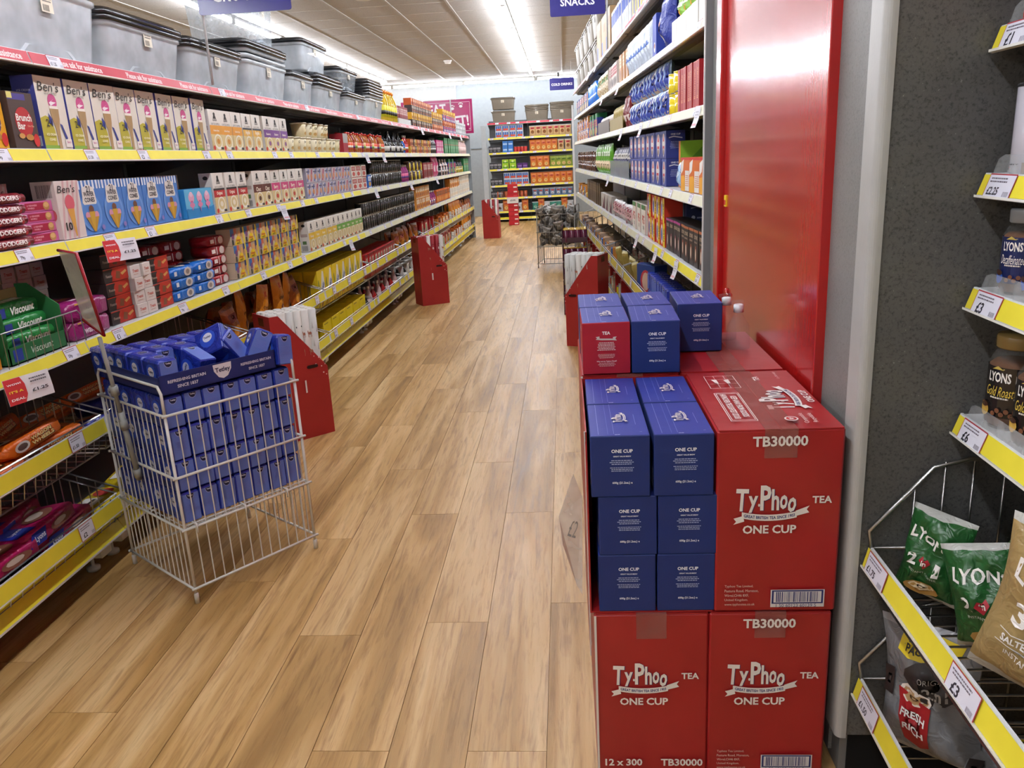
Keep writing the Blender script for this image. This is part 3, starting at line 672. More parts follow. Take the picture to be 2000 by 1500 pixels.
# ------------------------------------------------------------ wire dump basket of tea packs
WW = mat('#d4d4d0', 'paint')
def wire_stand(loc, rz, lab, wx=.439, wy=.4265, H=.61, hoop=.69, name='dump_basket', col=None, group=None, nx=13, ny=14):
    col = col or WW
    t = thing(name, lab, 'wire basket', loc, rz, group)
    X, Y = wx/2, wy/2
    for sx in (-1, 1):
        for sy in (-1, 1):
            q = MB().tube([(sx*X, sy*Y, .0), (sx*X, sy*Y, H)], .0048, col, 8).lathe([(.0075, 0), (.0075, .03), (.006, .034)], col, 10, sx*X, sy*Y)
            q.build('post', t)
    for sx in (-1, 1):
        MB().tube([(sx*X, -Y, H-.01), (sx*X, -Y, hoop-.02), (sx*X, -Y+.015, hoop), (sx*X, Y-.015, hoop), (sx*X, Y, hoop-.02), (sx*X, Y, H-.01)], .0045, col, 8).build('hoop', t)
    zs = (.05, .246, .412, H-.005)
    for side in range(4):
        m = MB()
        hx = side < 2; s = -1 if side % 2 == 0 else 1
        for z in zs:
            a, b = ((-X-.012, s*(Y+.005), z), (X+.012, s*(Y+.005), z)) if hx else ((s*(X+.005), -Y-.004, z), (s*(X+.005), Y+.004, z))
            m.tube([a, b], .0042, col, 6)
        n = nx if hx else ny
        for i in range(1, n):
            u = -1+2*i/n
            a = (u*X, s*(Y+.001), .05) if hx else (s*(X+.001), u*Y, .05); b = (a[0], a[1], H-.005)
            m.tube([a, b], .0021, col, 5, caps=False)
        m.build('side_grid', t)
    m = MB()
    for i in range(9):
        u = -1+2*i/8; m.tube([(u*X*.97, -Y, .25), (u*X*.97, Y, .25)], .0021, col, 4)
    for i in range(5):
        v = -1+2*i/4; m.tube([(-X, v*Y*.96, .253), (X, v*Y*.96, .253)], .003, col, 5)
    for u in (-.85, -.1, .6):
        m.tube([(u*X, -Y+.03, .256), (u*X, -Y-.012, .256), (u*X, -Y-.012, .228)], .0035, col, 6)
    m.build('shelf_grid', t)
    return t
ST = Vector((-1.2045, 2.4315, 0)); SR = math.atan2(.348, .267)
wire_stand(ST, SR, 'white wire dump basket full of blue tea packs')
def rr(hw, hd, r, n=3):
    out = []
    for cx, cy, a0 in ((hw-r, hd-r, 0), (-hw+r, hd-r, PI/2), (-hw+r, -hd+r, PI), (hw-r, -hd+r, 1.5*PI)):
        for i in range(n+1): a = a0+PI/2*i/n; out.append((cx+r*math.cos(a), cy+r*math.sin(a)))
    return out
def loft(mb, rings, m, cap0=True, cap1=True, smooth=False, n=3, mf=None):
    """rings: (z, hw, hd, r)"""
    vs = []; K = 4*(n+1)
    for z, hw, hd, r in rings: vs += [(x, y, z) for x, y in rr(hw, hd, min(r, hw, hd), n)]
    fs = []
    for i in range(len(rings)-1):
        for k in range(K): fs.append((i*K+k, i*K+(k+1) % K, (i+1)*K+(k+1) % K, (i+1)*K+k))
    if cap0: fs.append(tuple(range(K))[::-1])
    if cap1: fs.append(tuple((len(rings)-1)*K+k for k in range(K)))
    mb.add(vs, fs, m, smooth); return mb
TP = '#1c3098'; TPL = '#6178c6'
def tea_pack(w=.0595, d=.10, h=.098):
    m = MB(); loft(m, [(0, w/2-.003, d/2-.003, .004), (.004, w/2, d/2, .005), (h-.010, w/2, d/2, .005), (h-.003, w/2-.004, d/2-.006, .004), (h, w/2-.012, d/2-.02, .003)], mat(TP, 'film'))
    F = fr_front(w, -d/2-.0002, .0004)
    e = [('r', .07, .03, .93, .93, TPL), ('p', [(.28, .92), (.72, .92), (.70, .83), (.62, .76), (.5, .735), (.38, .76), (.30, .83)], '#8f9ad6'), ('p', [(.31, .92), (.69, .92), (.67, .84), (.6, .78), (.5, .76), (.40, .78), (.33, .84)], '#141a3e'), ('t', 'Tetley', .5, .865, .28, '#dfe3f5'), ('l', .2, .35, .8, .62, 7, '#6f7cc6')]
    art(m, F, e, w, h)
    S = fr_left(d, -w/2-.0002, .0004); e2 = [('e', .5, .55, .3, .3, '#2d53c8'), ('e', .5, .6, .18, .16, '#dfe3f5'), ('t', 'Tetley', .5, .6, .28, '#16205e'), ('r', .06, .06, .3, .25, '#3a4577')]
    art(m, S, e2, d, h); art(m, fr_right(d, w/2+.0002, .0004), e2, d, h)
    art(m, fr_top(w, d, h, .0004), [('e', .5, .5, .28, .18, '#8f9ad6'), ('e', .5, .5, .22, .14, '#141a3e'), ('t', 'Tetley', .5, .5, .34, '#e9ecfa')], w, d)
    return m.mesh('tea_pack')
TK = tea_pack()
RM = Matrix.Rotation(SR, 3, 'Z')
def onstand(x, y, z): return ST+RM @ Vector((x, y, z))
tn = ['bottom', 'second', 'third', 'fourth']
for k in range(4):
    for i in range(7):
        for j in range(4):
            if 0 < i < 6 and j in (1, 2): continue
            p = onstand(-.180+i*.0602, -.147+j*.1035+rnd.uniform(-.004, .002), .258+k*.1)
            wh = 'front face' if j == 0 else ('rear face' if j == 3 else ('left end' if i == 0 else 'right end'))
            ps = ['leftmost', 'second from left', 'third from left', 'middle one', 'third from right', 'second from right', 'rightmost'][i]
            lab = 'blue tea pack in wire basket, %s, %s layer, %s' % (wh, tn[k], ps if j in (0, 3) else ('nearer one' if j == 1 else 'farther one'))
            link(TK, 'tea_pack', None, p, rot=(rnd.uniform(-.03, .03), rnd.uniform(-.02, .02), SR+rnd.uniform(-.05, .05)), label=lab, category='tea pack', group='blue tea packs in the wire basket')
# display tray with printed front lip
NV = mat('#1c2a66'); m = MB(); tx0, tx1, ty0, ty1, tz = -.215, .165, -.205, .17, .662
m.box(tx0, tx1, ty0, ty1, tz, tz+.003, NV); m.box(tx0, tx1, ty0, ty0+.003, tz, tz+.058, NV); m.box(tx0, tx0+.003, ty0, ty1, tz, tz+.052, NV); m.box(tx1-.003, tx1, ty0, ty1, tz, tz+.05, NV); m.box(tx0, tx1, ty1-.003, ty1, tz, tz+.05, NV)
F = lambda u, v, l: (tx0+u, ty0-.0003*l, tz+v); LW = tx1-tx0
art(m, F, [('p', [(LW*.44, .054), (LW*.60, .054), (LW*.595, .034), (LW*.56, .014), (LW*.52, .008), (LW*.48, .014), (LW*.445, .034)], '#d9dce8'), ('t', 'Tetley', LW*.52, .034, LW*.13, '#1c2450'),
           ('t', 'REFRESHING BRITAIN', LW*.22, .036, LW*.31, '#cdd2e6'), ('t', 'SINCE 1837', LW*.22, .018, LW*.17, '#cdd2e6'), ('t', 'REFRESHING BRITAIN', LW*.82, .036, LW*.28, '#cdd2e6'), ('t', 'SINCE 1837', LW*.82, .018, LW*.15, '#cdd2e6')])
o = m.build('display_tray', None, ST, SR); o['label'] = 'navy cardboard display tray resting on blue tea packs'; o['category'] = 'tray'
tops = [(-.178, -.15, 0, 0, 0), (-.178, -.045, 0, 0, 0), (-.178, .06, 0, 0, 0), (-.178, .12, 0, 0, .0), (-.112, -.0, 0, 0, 0), (-.05, .09, 0, 0, 0), (.02, .095, 0, 0, 0), (.085, .10, 0, 0, 0), (-.112, .105, 0, 0, .02), (.13, .09, 0, 0, 0), (-.045, -.02, 0, 0, .05), (.02, -.02, .0, 0, .1)]
tops[3] = (-.112, .0, 0, 0, 0); tops[4] = (-.178, .15-.03, 0, 0, 0)
seen = set()
tl = 0
for (x, y, a, b, c) in tops:
    if (round(x, 2), round(y, 2)) in seen: continue
    seen.add((round(x, 2), round(y, 2)))
    link(TK, 'tea_pack', None, onstand(x, y, tz+.004), rot=(a, b, SR+c), label='upright blue tea pack in navy tray, %s counted from front left corner' % ORD[tl], category='tea pack', group='blue tea packs in the navy tray'); tl += 1
for (x, y, z, rx, ry, rz_, lab) in ((-.05, -.165, tz+.022, -1.25, .1, .15, 'blue tea pack lying flat in navy tray behind printed lip'), (.085, -.10, tz+.03, -.35, -.45, .5, 'blue tea pack tilted over tray in right half, badge up'), (.128, -.13, tz+.028, -.2, .5, -.4, 'blue tea pack leaning right at the tray front corner'),
                                    (.02, -.11, tz+.055, -.5, .55, .3, 'blue tea pack tipped on others near tray centre')):
    o = link(TK, 'tea_pack', None, onstand(x, y, z), rot=(Matrix.Rotation(SR, 3, 'Z') @ Euler((rx, ry, rz_)).to_matrix()).to_euler(), label=lab, category='tea pack', group='blue tea packs in the navy tray')
link(TK, 'tea_pack', None, onstand(.193, -.165, .66), rot=(-.1, .12, SR+.1), label='blue tea pack in basket right of the navy tray', category='tea pack')
link(TK, 'tea_pack', None, onstand(-.178, .185+.03, .66), rot=(0, -.1, SR), label='blue tea pack behind the navy tray at basket corner', category='tea pack')
# framed poster on a pole clipped to the basket
t = thing('sign_stand', 'clear poster panel with red frame on grey pole above basket', 'sign', (0, 0, 0))
pb = Vector((-1.36, 2.26, .36)); pt = Vector((-1.325, 2.14, .84)); PG = mat('#8e8f8c', 'paint')
MB().tube([pb, pb.lerp(pt, .5)], .0085, PG, 10).tube([pb.lerp(pt, .45), pt], .0062, PG, 10).build('pole', t)
for f in (.02, .38, .62):
    q = pb.lerp(pt, f); MB().tube([q, q+(pt-pb).normalized()*.03], .0125, PG, 10).build('clamp', t)
fa = Vector((-1.30, 2.07, 1.085)); fb = Vector((-1.31, 2.14, .845)); ux = Vector((-.075, .03, 0)).normalized()*.20+Vector((0, .05, 0))
c0, c1, c2, c3 = fa, fa+Vector((-.085, .055, .005)), fb+Vector((-.085, .05, .04)), fb
MB().add([c0, c1, c2, c3], [(0, 1, 2, 3)], mat('#dfe3e2', 'clear')).add([c0+Vector((0, .002, 0)), c1+Vector((0, .002, 0)), c2+Vector((0, .002, 0)), c3+Vector((0, .002, 0))], [(0, 1, 2, 3)], mat('#d4d9d6', 'milky')).build('poster_pocket', t)
MB().tube([c1, c0, c3, c2], .0045, mat('#a02030', 'gloss'), 6).build('red_frame', t)

# ------------------------------------------------------------ red cardboard roll displays
RC = card_mat('red_display_card', '9c2022', 'a62628', .5)
def roll_mesh(r, h, base, deco):
    m = MB(); m.lathe([(r*.7, 0), (r, .002), (r, h-.002), (r*.72, h), (r*.62, h-.004), (.001, h-.004)], mat(base), 10)
    F = lambda u, v, l: ((r+.0004*l)*math.sin(u*2*PI), -(r+.0004*l)*math.cos(u*2*PI), v*h)
    rr_ = random.Random(3); e = []
    for k in range(6):
        y = .12+.14*k
        if deco == 'deer': e += [('e', .02, y, .05, .012, '#a8705e', 8), ('r', -.03, y-.03, -.015, y, '#a8705e'), ('r', .05, y-.03, .065, y, '#a8705e'), ('r', -.04, y, -.02, y+.022, '#a8705e'), ('e', .2, y+.05, .015, .008, '#4a4c50', 6), ('e', -.16, y+.06, .012, .008, '#4a4c50', 6)]
        elif deco == 'tree': e += [('p', [(0, y), (.05, y), (.025, y+.06)], '#a9aaa6'), ('p', [(-.12, y+.03), (-.07, y+.03), (-.095, y+.09)], '#bdbdba'), ('e', .16, y, .01, .006, '#77787a', 6)]
        else: e += [('e', 0, y, .05, .02, '#efe6e2', 6), ('r', -.1, y+.05, .1, y+.06, '#8c1420')]
    e += [('r', -.16, .34, .16, .56, '#c3282c'), ('r', -.12, .36, .12, .46, '#ece8e6')]
    art(m, F, e); return m.mesh('gift_roll')
ROLLS = {k: roll_mesh(.0205, .62, b, d) for k, b, d in (('deer', '#d6d3cc', 'deer'), ('tree', '#cfd0cc', 'tree'), ('red', '#8f1a24', 'red'))}
def display(x, y, rz, sg, lab, kinds, L=.265, Wd=.187, H=.62, h=.352, rolls='white patterned', z=0):
    t = thing('roll_display', lab, 'cardboard display', (x, y, z), rz, 'red roll displays')
    T = .004; poly = [(0, 0), (sg*L, 0), (sg*L, h), (sg*.045, H), (0, H)]
    for yy in (0, Wd-T):
        s = MB().prism(poly, yy, yy+T, RC)
        if yy == 0:
            F = lambda u, v, l: (sg*u, -.0004*l, v); e = []
            for px, pz, pr in ((.20, .40, .003), (.223, .392, .003), (.24, .375, .0025), (.205, .36, .0035), (.233, .345, .0035), (.252, .352, .003), (.24, .312, .004), (.254, .30, .003)):
                e.append(('e', px, pz, pr, pr, '#e8c8c4', 8))
            for a in range(4): e.append(('t', '*', .228, .36, .018, '#e8a8a4', dict(a=a*.7)))
            e += [('e', .165, .352, .009, .008, '#2a0c0c'), ('r', .165, .344, .205, .360, '#2a0c0c'), ('e', .205, .352, .009, .008, '#2a0c0c')]
            e = e[:8]+e[-3:]+[('t', '*', .228, .385, .018, '#e8a8a4')]
            art(s, F, e)
        s.build('side_panel', t)
    MB().box(min(0, sg*T), max(0, sg*T), T, Wd-T, 0, H, RC).box(sg*.0-.0006*sg if sg > 0 else 0, .0006 if sg < 0 else 0, Wd*.35, Wd*.65, H-.05, H-.012, mat('#9c6a3e', 'clear')).build('back_panel', t)
    MB().box(min(sg*(L-T), sg*L), max(sg*(L-T), sg*L), T, Wd-T, 0, h, RC).box(min(0, sg*L), max(0, sg*L), T, Wd-T, .0, .004, RC).build('front_panel', t)
    M = Matrix.Rotation(rz, 3, 'Z'); n = 0
    for i in range(6):
        for j in range(4):
            p = Vector((sg*(.027+i*.040+(.004 if j % 2 else 0)), .029+j*.043, .006)); q = Vector((x, y, z))+M @ p
            k = kinds[(i+2*j+i*j) % len(kinds)]; n += 1
            link(ROLLS[k], 'gift_roll', None, q, rot=(rnd.uniform(-.004, .004), rnd.uniform(0, .01)*sg, rnd.uniform(-.6, .6)+rz), label='%s gift wrap roll in %s, %s row, %s' % ('dark red' if k == 'red' else rolls, lab.split(' with ')[0].replace('tall red cardboard ', ''), ('back', 'second', 'third', 'fourth', 'fifth', 'front')[i], ('nearest', 'second across', 'third across', 'farthest')[j]), category='gift wrap', group='gift wrap rolls')
display(-1.373, 3.543, math.radians(44), 1, 'tall red cardboard display behind the wire basket with white rolls', ['deer', 'deer', 'tree'], h=.34)
display(-1.327, 7.205, math.radians(30.6), 1, 'tall red cardboard display midway down the left side with red rolls', ['red', 'red', 'deer'])
display(-1.36, 13.38, math.radians(-5), 1, 'tall red cardboard display at the far left with red rolls', ['red', 'tree'])
display(.20, 5.31, math.radians(-25), -1, 'tall red cardboard display on the right with white rolls', ['tree', 'tree', 'tree', 'deer'], L=.24)

# ------------------------------------------------------------ goods: one mesh per kind, then copied
class K:
    def __init__(s, name, me, w, h, d, cat, parts=()): s.name, s.me, s.w, s.h, s.d, s.cat, s.parts = name, me, w, h, d, cat, parts
def put(k, loc, rz, lab, grp=None, rot=None):
    o = link(k.me, k.name, None, loc, rz, rot, label=lab, category=k.cat, group=grp)
    for nm, me in k.parts: link(me, nm, o)
    return o
def wc(t): return len(t.split())
def fill(side, a, b, z, ks, n, lab, tiers=1, off=.03, jit=.006, rows=1, grp=None, rzj=.03, z0=0):
    """n goods side by side from a (near) to b (far), tiers high"""
    if not isinstance(ks, (list, tuple)): ks = [ks]
    pitch = (b-a)/n
    tn_ = {1: [''], 2: [', lower tier', ', upper tier'], 3: [', bottom tier', ', middle tier', ', top tier'], 4: [', bottom tier', ', second tier', ', third tier', ', top tier'], 5: [', bottom tier', ', second tier', ', middle tier', ', fourth tier', ', top tier']}[tiers]
    for i in range(n):
        zz = z+z0
        for t in range(tiers):
            k = ks[(i+t) % len(ks)] if tiers == 1 or len(ks) != tiers else ks[t]
            for r in range(rows):
                p = side.P(a+(i+.5)*pitch+rnd.uniform(-jit, jit)*.4, off+k.d/2+r*(k.d+.006)+rnd.uniform(0, jit), zz)
                pp = pos(i, n)
                lb = lab+pp+tn_[t]
                if wc(lb) > 16: lb = lab+pp.replace(', nearest in its row', ', nearest').replace(', farthest in its row', ', farthest').replace(' from near end', '').replace(' from far end', ' from far')+tn_[t]
                if r: lb = ' '.join(lab.split()[:9])+', back row'+pp.replace(', nearest in its row', ', nearest').replace(', farthest in its row', ', farthest')+tn_[t]
                put(k, p, side.rz+rnd.uniform(-rzj, rzj), lb, grp or lab)
            zz += ks[(i+t) % len(ks)].h+.001
def kbox(name, w, h, d, base, els=(), side=(), cat='box', top=(), mk='card', c=.001):
    m = MB(); m.box(-w/2, w/2, -d/2, d/2, 0, h, mat(base, mk), c)
    art(m, fr_front(w, -d/2), els, w, h)
    if side: art(m, fr_left(d, -w/2), side, d, h); art(m, fr_right(d, w/2), side, d, h)
    if top: art(m, fr_top(w, d, h), top, w, d)
    return K(name, m.mesh(name), w, h, d, cat)
def kpouch(name, w, h, T, base, els=(), mf=None, seed=1, cat='bag', seal='#cfcfcf', nu=10, nv=12, mk='film', wr=.004, back=None):
    r = random.Random(seed); ph = [r.uniform(0, 6) for _ in range(6)]
    def S(u, v, sg):
        prof = (max(0, math.sin(PI*min(1, max(0, u))))**.55)*(max(0, math.sin(PI*min(1, max(0, v))))**.42)
        x = (u-.5)*w*(1-.10*math.sin(PI*v)+.02*math.sin(7*v+ph[0])); wv = wr*(math.sin(9*u+ph[1]+5*v)+math.sin(13*v+ph[2]+4*u)+.6*math.sin(23*u-17*v+ph[3]))*prof
        return Vector((x, sg*(T/2*prof)+wv+.012*math.sin(3*v+ph[4])*(v > .8)*0, v*h+.3*wv))
    m = MB(); bm_ = mat(base, mk)
    f2 = (lambda u, v: mat(seal, mk) if v > .94 or v < .04 else (mat(mf(u, v), mk) if mf and mf(u, v) else bm_))
    m.grid(lambda u, v: S(u, v, -1), nu, nv, bm_, True, f2); m.grid(lambda u, v: S(1-u, v, 1), nu, nv, bm_, True, f2)
    F = lambda u, v, l: (lambda p: (p.x, p.y-.0012-.0003*l, p.z))(S(u/w, v/h, -1))
    art(m, F, els, w, h, 0, True)
    return K(name, m.mesh(name), w, h, T, cat)
def kcan(name, r, h, base, els=(), metal='#bdbdb8', cat='can', n=16, lidc=None):
    m = MB(); m.lathe([(r*.94, 0), (r, .004), (r, h-.006)], mat(base, 'gloss'), n); m.lathe([(r*1.02, h-.006), (r*1.02, h-.001), (r*.93, h), (r*.90, h-.003), (.001, h-.003)], mat(lidc or metal, 'metal' if not lidc else 'gloss'), n)
    F = lambda u, v, l: ((r+.0004*l)*math.sin(u), -(r+.0004*l)*math.cos(u), v*h)
    art(m, F, els); return K(name, m.mesh(name), 2*r, h, 2*r, cat)
def kjar(name, r, h, content, lid, lab, els=(), cat='jar', sq=0, fillh=.72, lidh=.022, glass=True):
    m = MB(); m.lathe([(r*.86, 0), (r, .006), (r, h*.70), (r*.82, h*.80), (r*.72, h-lidh-.004), (r*.72, h-.004)], mat('#f2efe8', 'jarglass'), 20, sq=sq)
    i = MB().lathe([(r*.84, .004), (r*.965, .008), (r*.965, h*.68), (r*.80, h*fillh), (.001, h*fillh)], mat(content, 'matte'), 18, sq=sq)
    l = MB().lathe([(r*.80, h-lidh), (r*.83, h-lidh+.002), (r*.83, h-.003), (r*.79, h), (.001, h)], mat(lid, 'gloss'), 24)
    q = MB(); rr_ = r+.0006
    for a in range(24):
        a0 = -PI*.75+a*PI*1.5/24; a1 = a0+PI*1.5/24
        q.add([(rr_*math.sin(a0), -rr_*math.cos(a0), h*.14), (rr_*math.sin(a1), -rr_*math.cos(a1), h*.14), (rr_*math.sin(a1), -rr_*math.cos(a1), h*.68), (rr_*math.sin(a0), -rr_*math.cos(a0), h*.68)], [(0, 1, 2, 3)], mat(lab, 'gloss'), True)
    F = lambda u, v, l_: ((rr_+.0004*l_)*math.sin(u), -(rr_+.0004*l_)*math.cos(u), h*(.14+.54*v)); art(q, F, els)
    return K(name, m.mesh(name), 2*r, h, 2*r, cat, (('contents', i.mesh('contents')), ('lid', l.mesh('lid')), ('label', q.mesh('label'))))
def kbottle(name, r, h, liquid, cap, lab, lab2=None, cat='bottle', n=12, capr=.38):
    m = MB(); m.lathe([(r*.9, 0), (r, .005), (r, h*.55), (r*.85, h*.66), (r*.36, h*.84), (r*.34, h*.90)], mat(liquid, 'gloss'), n)
    m.lathe([(r*capr, h*.89), (r*capr, h), (.001, h)], mat(cap, 'gloss'), n); m.lathe([(r*1.01, h*.14), (r*1.01, h*.50)], mat(lab, 'card'), n)
    if lab2: m.lathe([(r*1.02, h*.22), (r*1.02, h*.34)], mat(lab2, 'card'), n)
    return K(name, m.mesh(name), 2*r, h, 2*r, cat)
B = 'Ben\'s'
cone21 = kbox('cone_box', .143, .212, .07, '#dcd6c8', [
    ('p', [(.0, .0), (.45, 0), (.45, .25), (.36, .42), (.2, .46), (0, .42)], '#b5ab3a'), ('r', 0, 0, .62, .05, '#7fa33c'), ('e', .53, .66, .16, .11, '#c8538a', 18), ('p', [(.40, .60), (.68, .60), (.70, .54), (.38, .54)], '#efe8dc'), ('p', [(.40, .64), (.6, .70), (.48, .66), (.66, .65), (.45, .60)], '#f2e6ea'),
    ('p', [(.38, .56), (.70, .56), (.68, .42), (.62, .30), (.60, .0), (.50, .0), (.48, .30), (.41, .42)], '#a88b60'), ('p', [(.66, .36), (.74, .34), (.86, .16), (.80, .10)], '#2f377f'), ('p', [(.40, .42), (.30, .50), (.28, .36), (.40, .32)], '#2f377f'),
    ('t', B, .47, .86, .74, '#26231f', dict(sk=.25, b=False, h=.13)), ('t', 'FAVOURITES', .5, .765, .42, '#5c544c', dict(b=False)), ('t', '21', .26, .36, .2, '#26262c', dict(b=False, h=.10)), ('t', 'ICE CREAM', .27, .20, .34, '#efe9c2'), ('t', 'CONES', .27, .13, .22, '#efe9c2'), ('r', .74, .03, .97, .14, '#e8e2d8'), ('t', B, .86, .1, .14, '#c07a9a')],
    side=[('r', .0, .0, 1, 1, '#474c98'), ('t', B, .5, .45, .42, '#e8e6f2', dict(a=PI/2, h=.1, b=False)), ('t', 'ICE CREAM', .5, .8, .6, '#b9bce0'), ('t', 'CONES', .5, .74, .4, '#b9bce0'), ('r', .1, .04, .9, .18, '#cfd2dc'), ('b', .15, .06, .85, .16, '#3a3c58')])
def brunch(base, blob, t2):
    return kbox('cereal_bar_box', .125, .155, .06, base, [('e', .5, .47, .34, .27, blob, 20), ('r', .02, .86, .7, .97, '#4a3f8a'), ('r', .0, .88, .2, .99, '#d9cf7a'), ('t', 'Brunch', .5, .55, .6, '#f4efe6'), ('t', 'Bar', .36, .40, .3, '#f4efe6'), ('t', t2, .72, .40, .25, '#e8cfa8', dict(b=False)), ('e', .3, .22, .12, .05, '#c9964e', 8), ('e', .6, .20, .16, .06, '#b8823c', 8), ('e', .85, .15, .12, .12, '#c32a28', 10)])
br_d = brunch('#43312b', '#b02428', 'Choc Chip'); br_y = brunch('#dca020', '#3a2a78', 'Peanut')
def oats(band, txt, word, bowl='#d8c48e', dark=None, w=.122, h=.178):
    return kbox('oat_sachet_box', w, h, .06, '#e6e1d8', [('e', .5, .89, .09, .045, '#2e2c2a', 10), ('p', [(.36, .78), (.42, .86), (.58, .86), (.64, .78)], '#2e2c2a'), ('t', 'QUAKER', .5, .745, .36, '#2e2c2a'), ('t', 'OAT SO SIMPLE', .5, .655, .72, '#6a645c', dict(b=False)), ('r', 0, .565, 1, .62, dark or band), ('r', 0, .40, 1, .57, band), ('t', word, .5, .49, .5, '#f4ead8'),
        ('r', 0, .0, 1, .40, bowl), ('e', .56, .22, .34, .19, '#efe9da', 18), ('e', .56, .23, .27, .14, bowl, 18), ('e', .56, .23, .14, .07, txt, 10), ('e', .14, .07, .10, .06, '#c23028', 8), ('r', .70, .03, .95, .09, '#3f3a36')],
        side=[('e', .5, .88, .2, .05, '#2e2c2a', 8), ('r', .15, .5, .85, .6, '#b9a9a0'), ('r', .3, .25, .7, .36, '#5c7a4a'), ('b', .2, .03, .8, .2, '#4a4a48')])
o_or = oats('#dd9a3e', '#c98a3a', 'Golden Syrup'); o_go = oats('#e0ae4c', '#d8a050', 'Apple', dark='#3f434a'); o_pu = oats('#7a4c8c', '#8a5a8a', 'Blueberry'); o_re = oats('#b02a2c', '#efe6d0', 'Original', dark='#2e2624')
o_br = oats('#5c2e24', '#5c3a2c', 'Choc'); o_pk = oats('#c8497c', '#b8403a', 'Berry'); o_ye = oats('#e2bc40', '#efe0b0', 'Honey'); o_gr = oats('#6ea446', '#d8c79a', 'Original')
cone10 = kbox('cone_box', .105, .178, .085, '#d9cdc6', [('p', [(x, 0), (x+.08, 0), (x+.42, 1), (x+.34, 1)], '#cfa9a8') for x in (-.0, .2, .4, .58)]+[('e', .5, .62, .2, .14, '#d0636f', 18), ('p', [(.36, .52), (.64, .52), (.58, .04), (.54, .04)], '#d6a04e'), ('t', B, .45, .86, .72, '#26231f', dict(sk=.25, b=False, h=.13)), ('t', '10', .3, .22, .26, '#26231f')],
    side=[('b', .2, .72, .85, .94, '#4a4644'), ('t', B, .5, .6, .5, '#3a3432', dict(b=False, h=.07)), ('e', .75, .42, .14, .1, '#c05a62', 10), ('r', .2, .1, .7, .3, '#b9aca6')])
wafer = kbox('wafer_cone_box', .138, .176, .07, '#4f7fc4', [('r', x/7, .84, (x+.5)/7, 1, '#e2e8f2') for x in range(7)]+[('e', .5, .42, .42, .36, '#6c9ad8', 22), ('e', .5, .40, .34, .29, '#5a8ace', 22), ('p', [(.26, .56), (.74, .56), (.78, .60), (.74, .86), (.5, .92), (.26, .86), (.22, .60)], '#e4e0d8'),
    ('t', '21', .5, .84, .16, '#2c2c34'), ('t', 'WAFER', .5, .75, .42, '#2c2c34', dict(h=.085)), ('t', 'CONES', .5, .645, .40, '#2c2c34', dict(h=.085)), ('e', .5, .47, .10, .075, '#6e4a38', 14), ('e', .32, .36, .09, .07, '#d79ab0', 14), ('e', .68, .36, .09, .07, '#d79ab0', 14),
    ('p', [(.38, .43), (.62, .43), (.53, .06), (.49, .06)], '#c9a13c'), ('p', [(.25, .33), (.40, .33), (.49, .07), (.47, .06)], '#b98f34'), ('p', [(.60, .33), (.75, .33), (.54, .06), (.52, .07)], '#b98f34'), ('e', .86, .12, .07, .05, '#8a7ab8', 8)], side=[('r', 0, .84, 1, 1, '#2f4f98'), ('t', 'WAFER', .5, .6, .7, '#cfd8ec'), ('b', .2, .05, .8, .2, '#d8dce6')])
uni = kbox('wafer_tray_box', .265, .118, .10, '#2f86c4', [('r', 0, .32, 1, 1, '#63b4dc')]+[x for c in (.22, .5, .78) for x in (('e', c, .70, .10, .18, '#e3a8c4', 14), ('e', c, .82, .06, .09, '#ecc8da', 10), ('p', [(c-.04, .6), (c+.04, .6), (c, .18)], '#cf6e98'), ('e', c, .45, .09, .09, '#d889b0', 10))]+[('p', [(0, .35), (.18, .3), (.3, .14), (.7, .14), (.82, .3), (1, .38), (1, 0), (0, 0)], '#2f86c4'), ('t', 'Poppets', .16, .08, .12, '#e6eef6')][:-1])
kip = kbox('cake_box', .205, .030, .10, '#c7669a', [('p', [(.12, .08), (.34, .08), (.36, .8), (.28, .85), (.23, .98), (.18, .85), (.10, .8)], '#ece2e2'), ('t', 'Kipling', .23, .45, .19, '#3a2c2c', dict(h=.4)), ('r', .38, .15, .82, .85, '#a01e3c'), ('t', '6 VIENNESE', .53, .62, .22, '#e7a8b0', dict(h=.17)), ('t', 'WHIRLS', .50, .36, .15, '#e7a8b0', dict(h=.17)), ('e', .85, .5, .075, .42, '#b88a50', 14), ('e', .85, .6, .06, .25, '#d8ae72', 12)], top=[('r', .1, .1, .9, .9, '#b8568c')])
def roll_pack(name, w, r, base, word, ink='#f0e6e2', spots='#c04048'):
    m = MB(); m.tube([(-w/2, 0, r), (-w/2+.012, 0, r), (-w/2+.02, 0, r), (w/2-.02, 0, r), (w/2-.012, 0, r), (w/2, 0, r)], [r*.75, r*.55, r, r, r*.55, r*.8], mat(base, 'film'), 12)
    F = lambda u, v, l: (u, -(r+.0005*l)*math.cos(v/r), r+(r+.0005*l)*math.sin(v/r))
    art(m, F, [('e', x*w, (.3 if i % 2 else -.35)*r, .006, .005, spots, 8) for i, x in enumerate((-.4, -.2, .0, .2, .38))]+[('t', word, .0, 0, w*.72, ink, dict(h=r*.95))])
    return K(name, m.mesh(name), w, 2*r, 2*r, 'biscuits')
dodg = roll_pack('biscuit_roll', .26, .0148, '#7e1a26', 'JAMMIE DODGERS')
choc = kbox('chocolate_box', .15, .048, .08, '#2c2220', [('p', [(.30, 0), (1, 0), (1, 1), (.38, 1)], '#a32a1e'), ('e', .62, .5, .32, .5, '#b4301e', 16), ('r', 0, .90, 1, .96, '#c03a28'), ('p', [(.45, .2), (.62, .12), (.68, .62), (.52, .72)], '#7a4a2e'), ('p', [(.68, .5), (.90, .7), (.94, .55), (.74, .32)], '#c99a58'), ('t', 'Finesse', .2, .45, .26, '#c9b9a8', dict(b=False))])
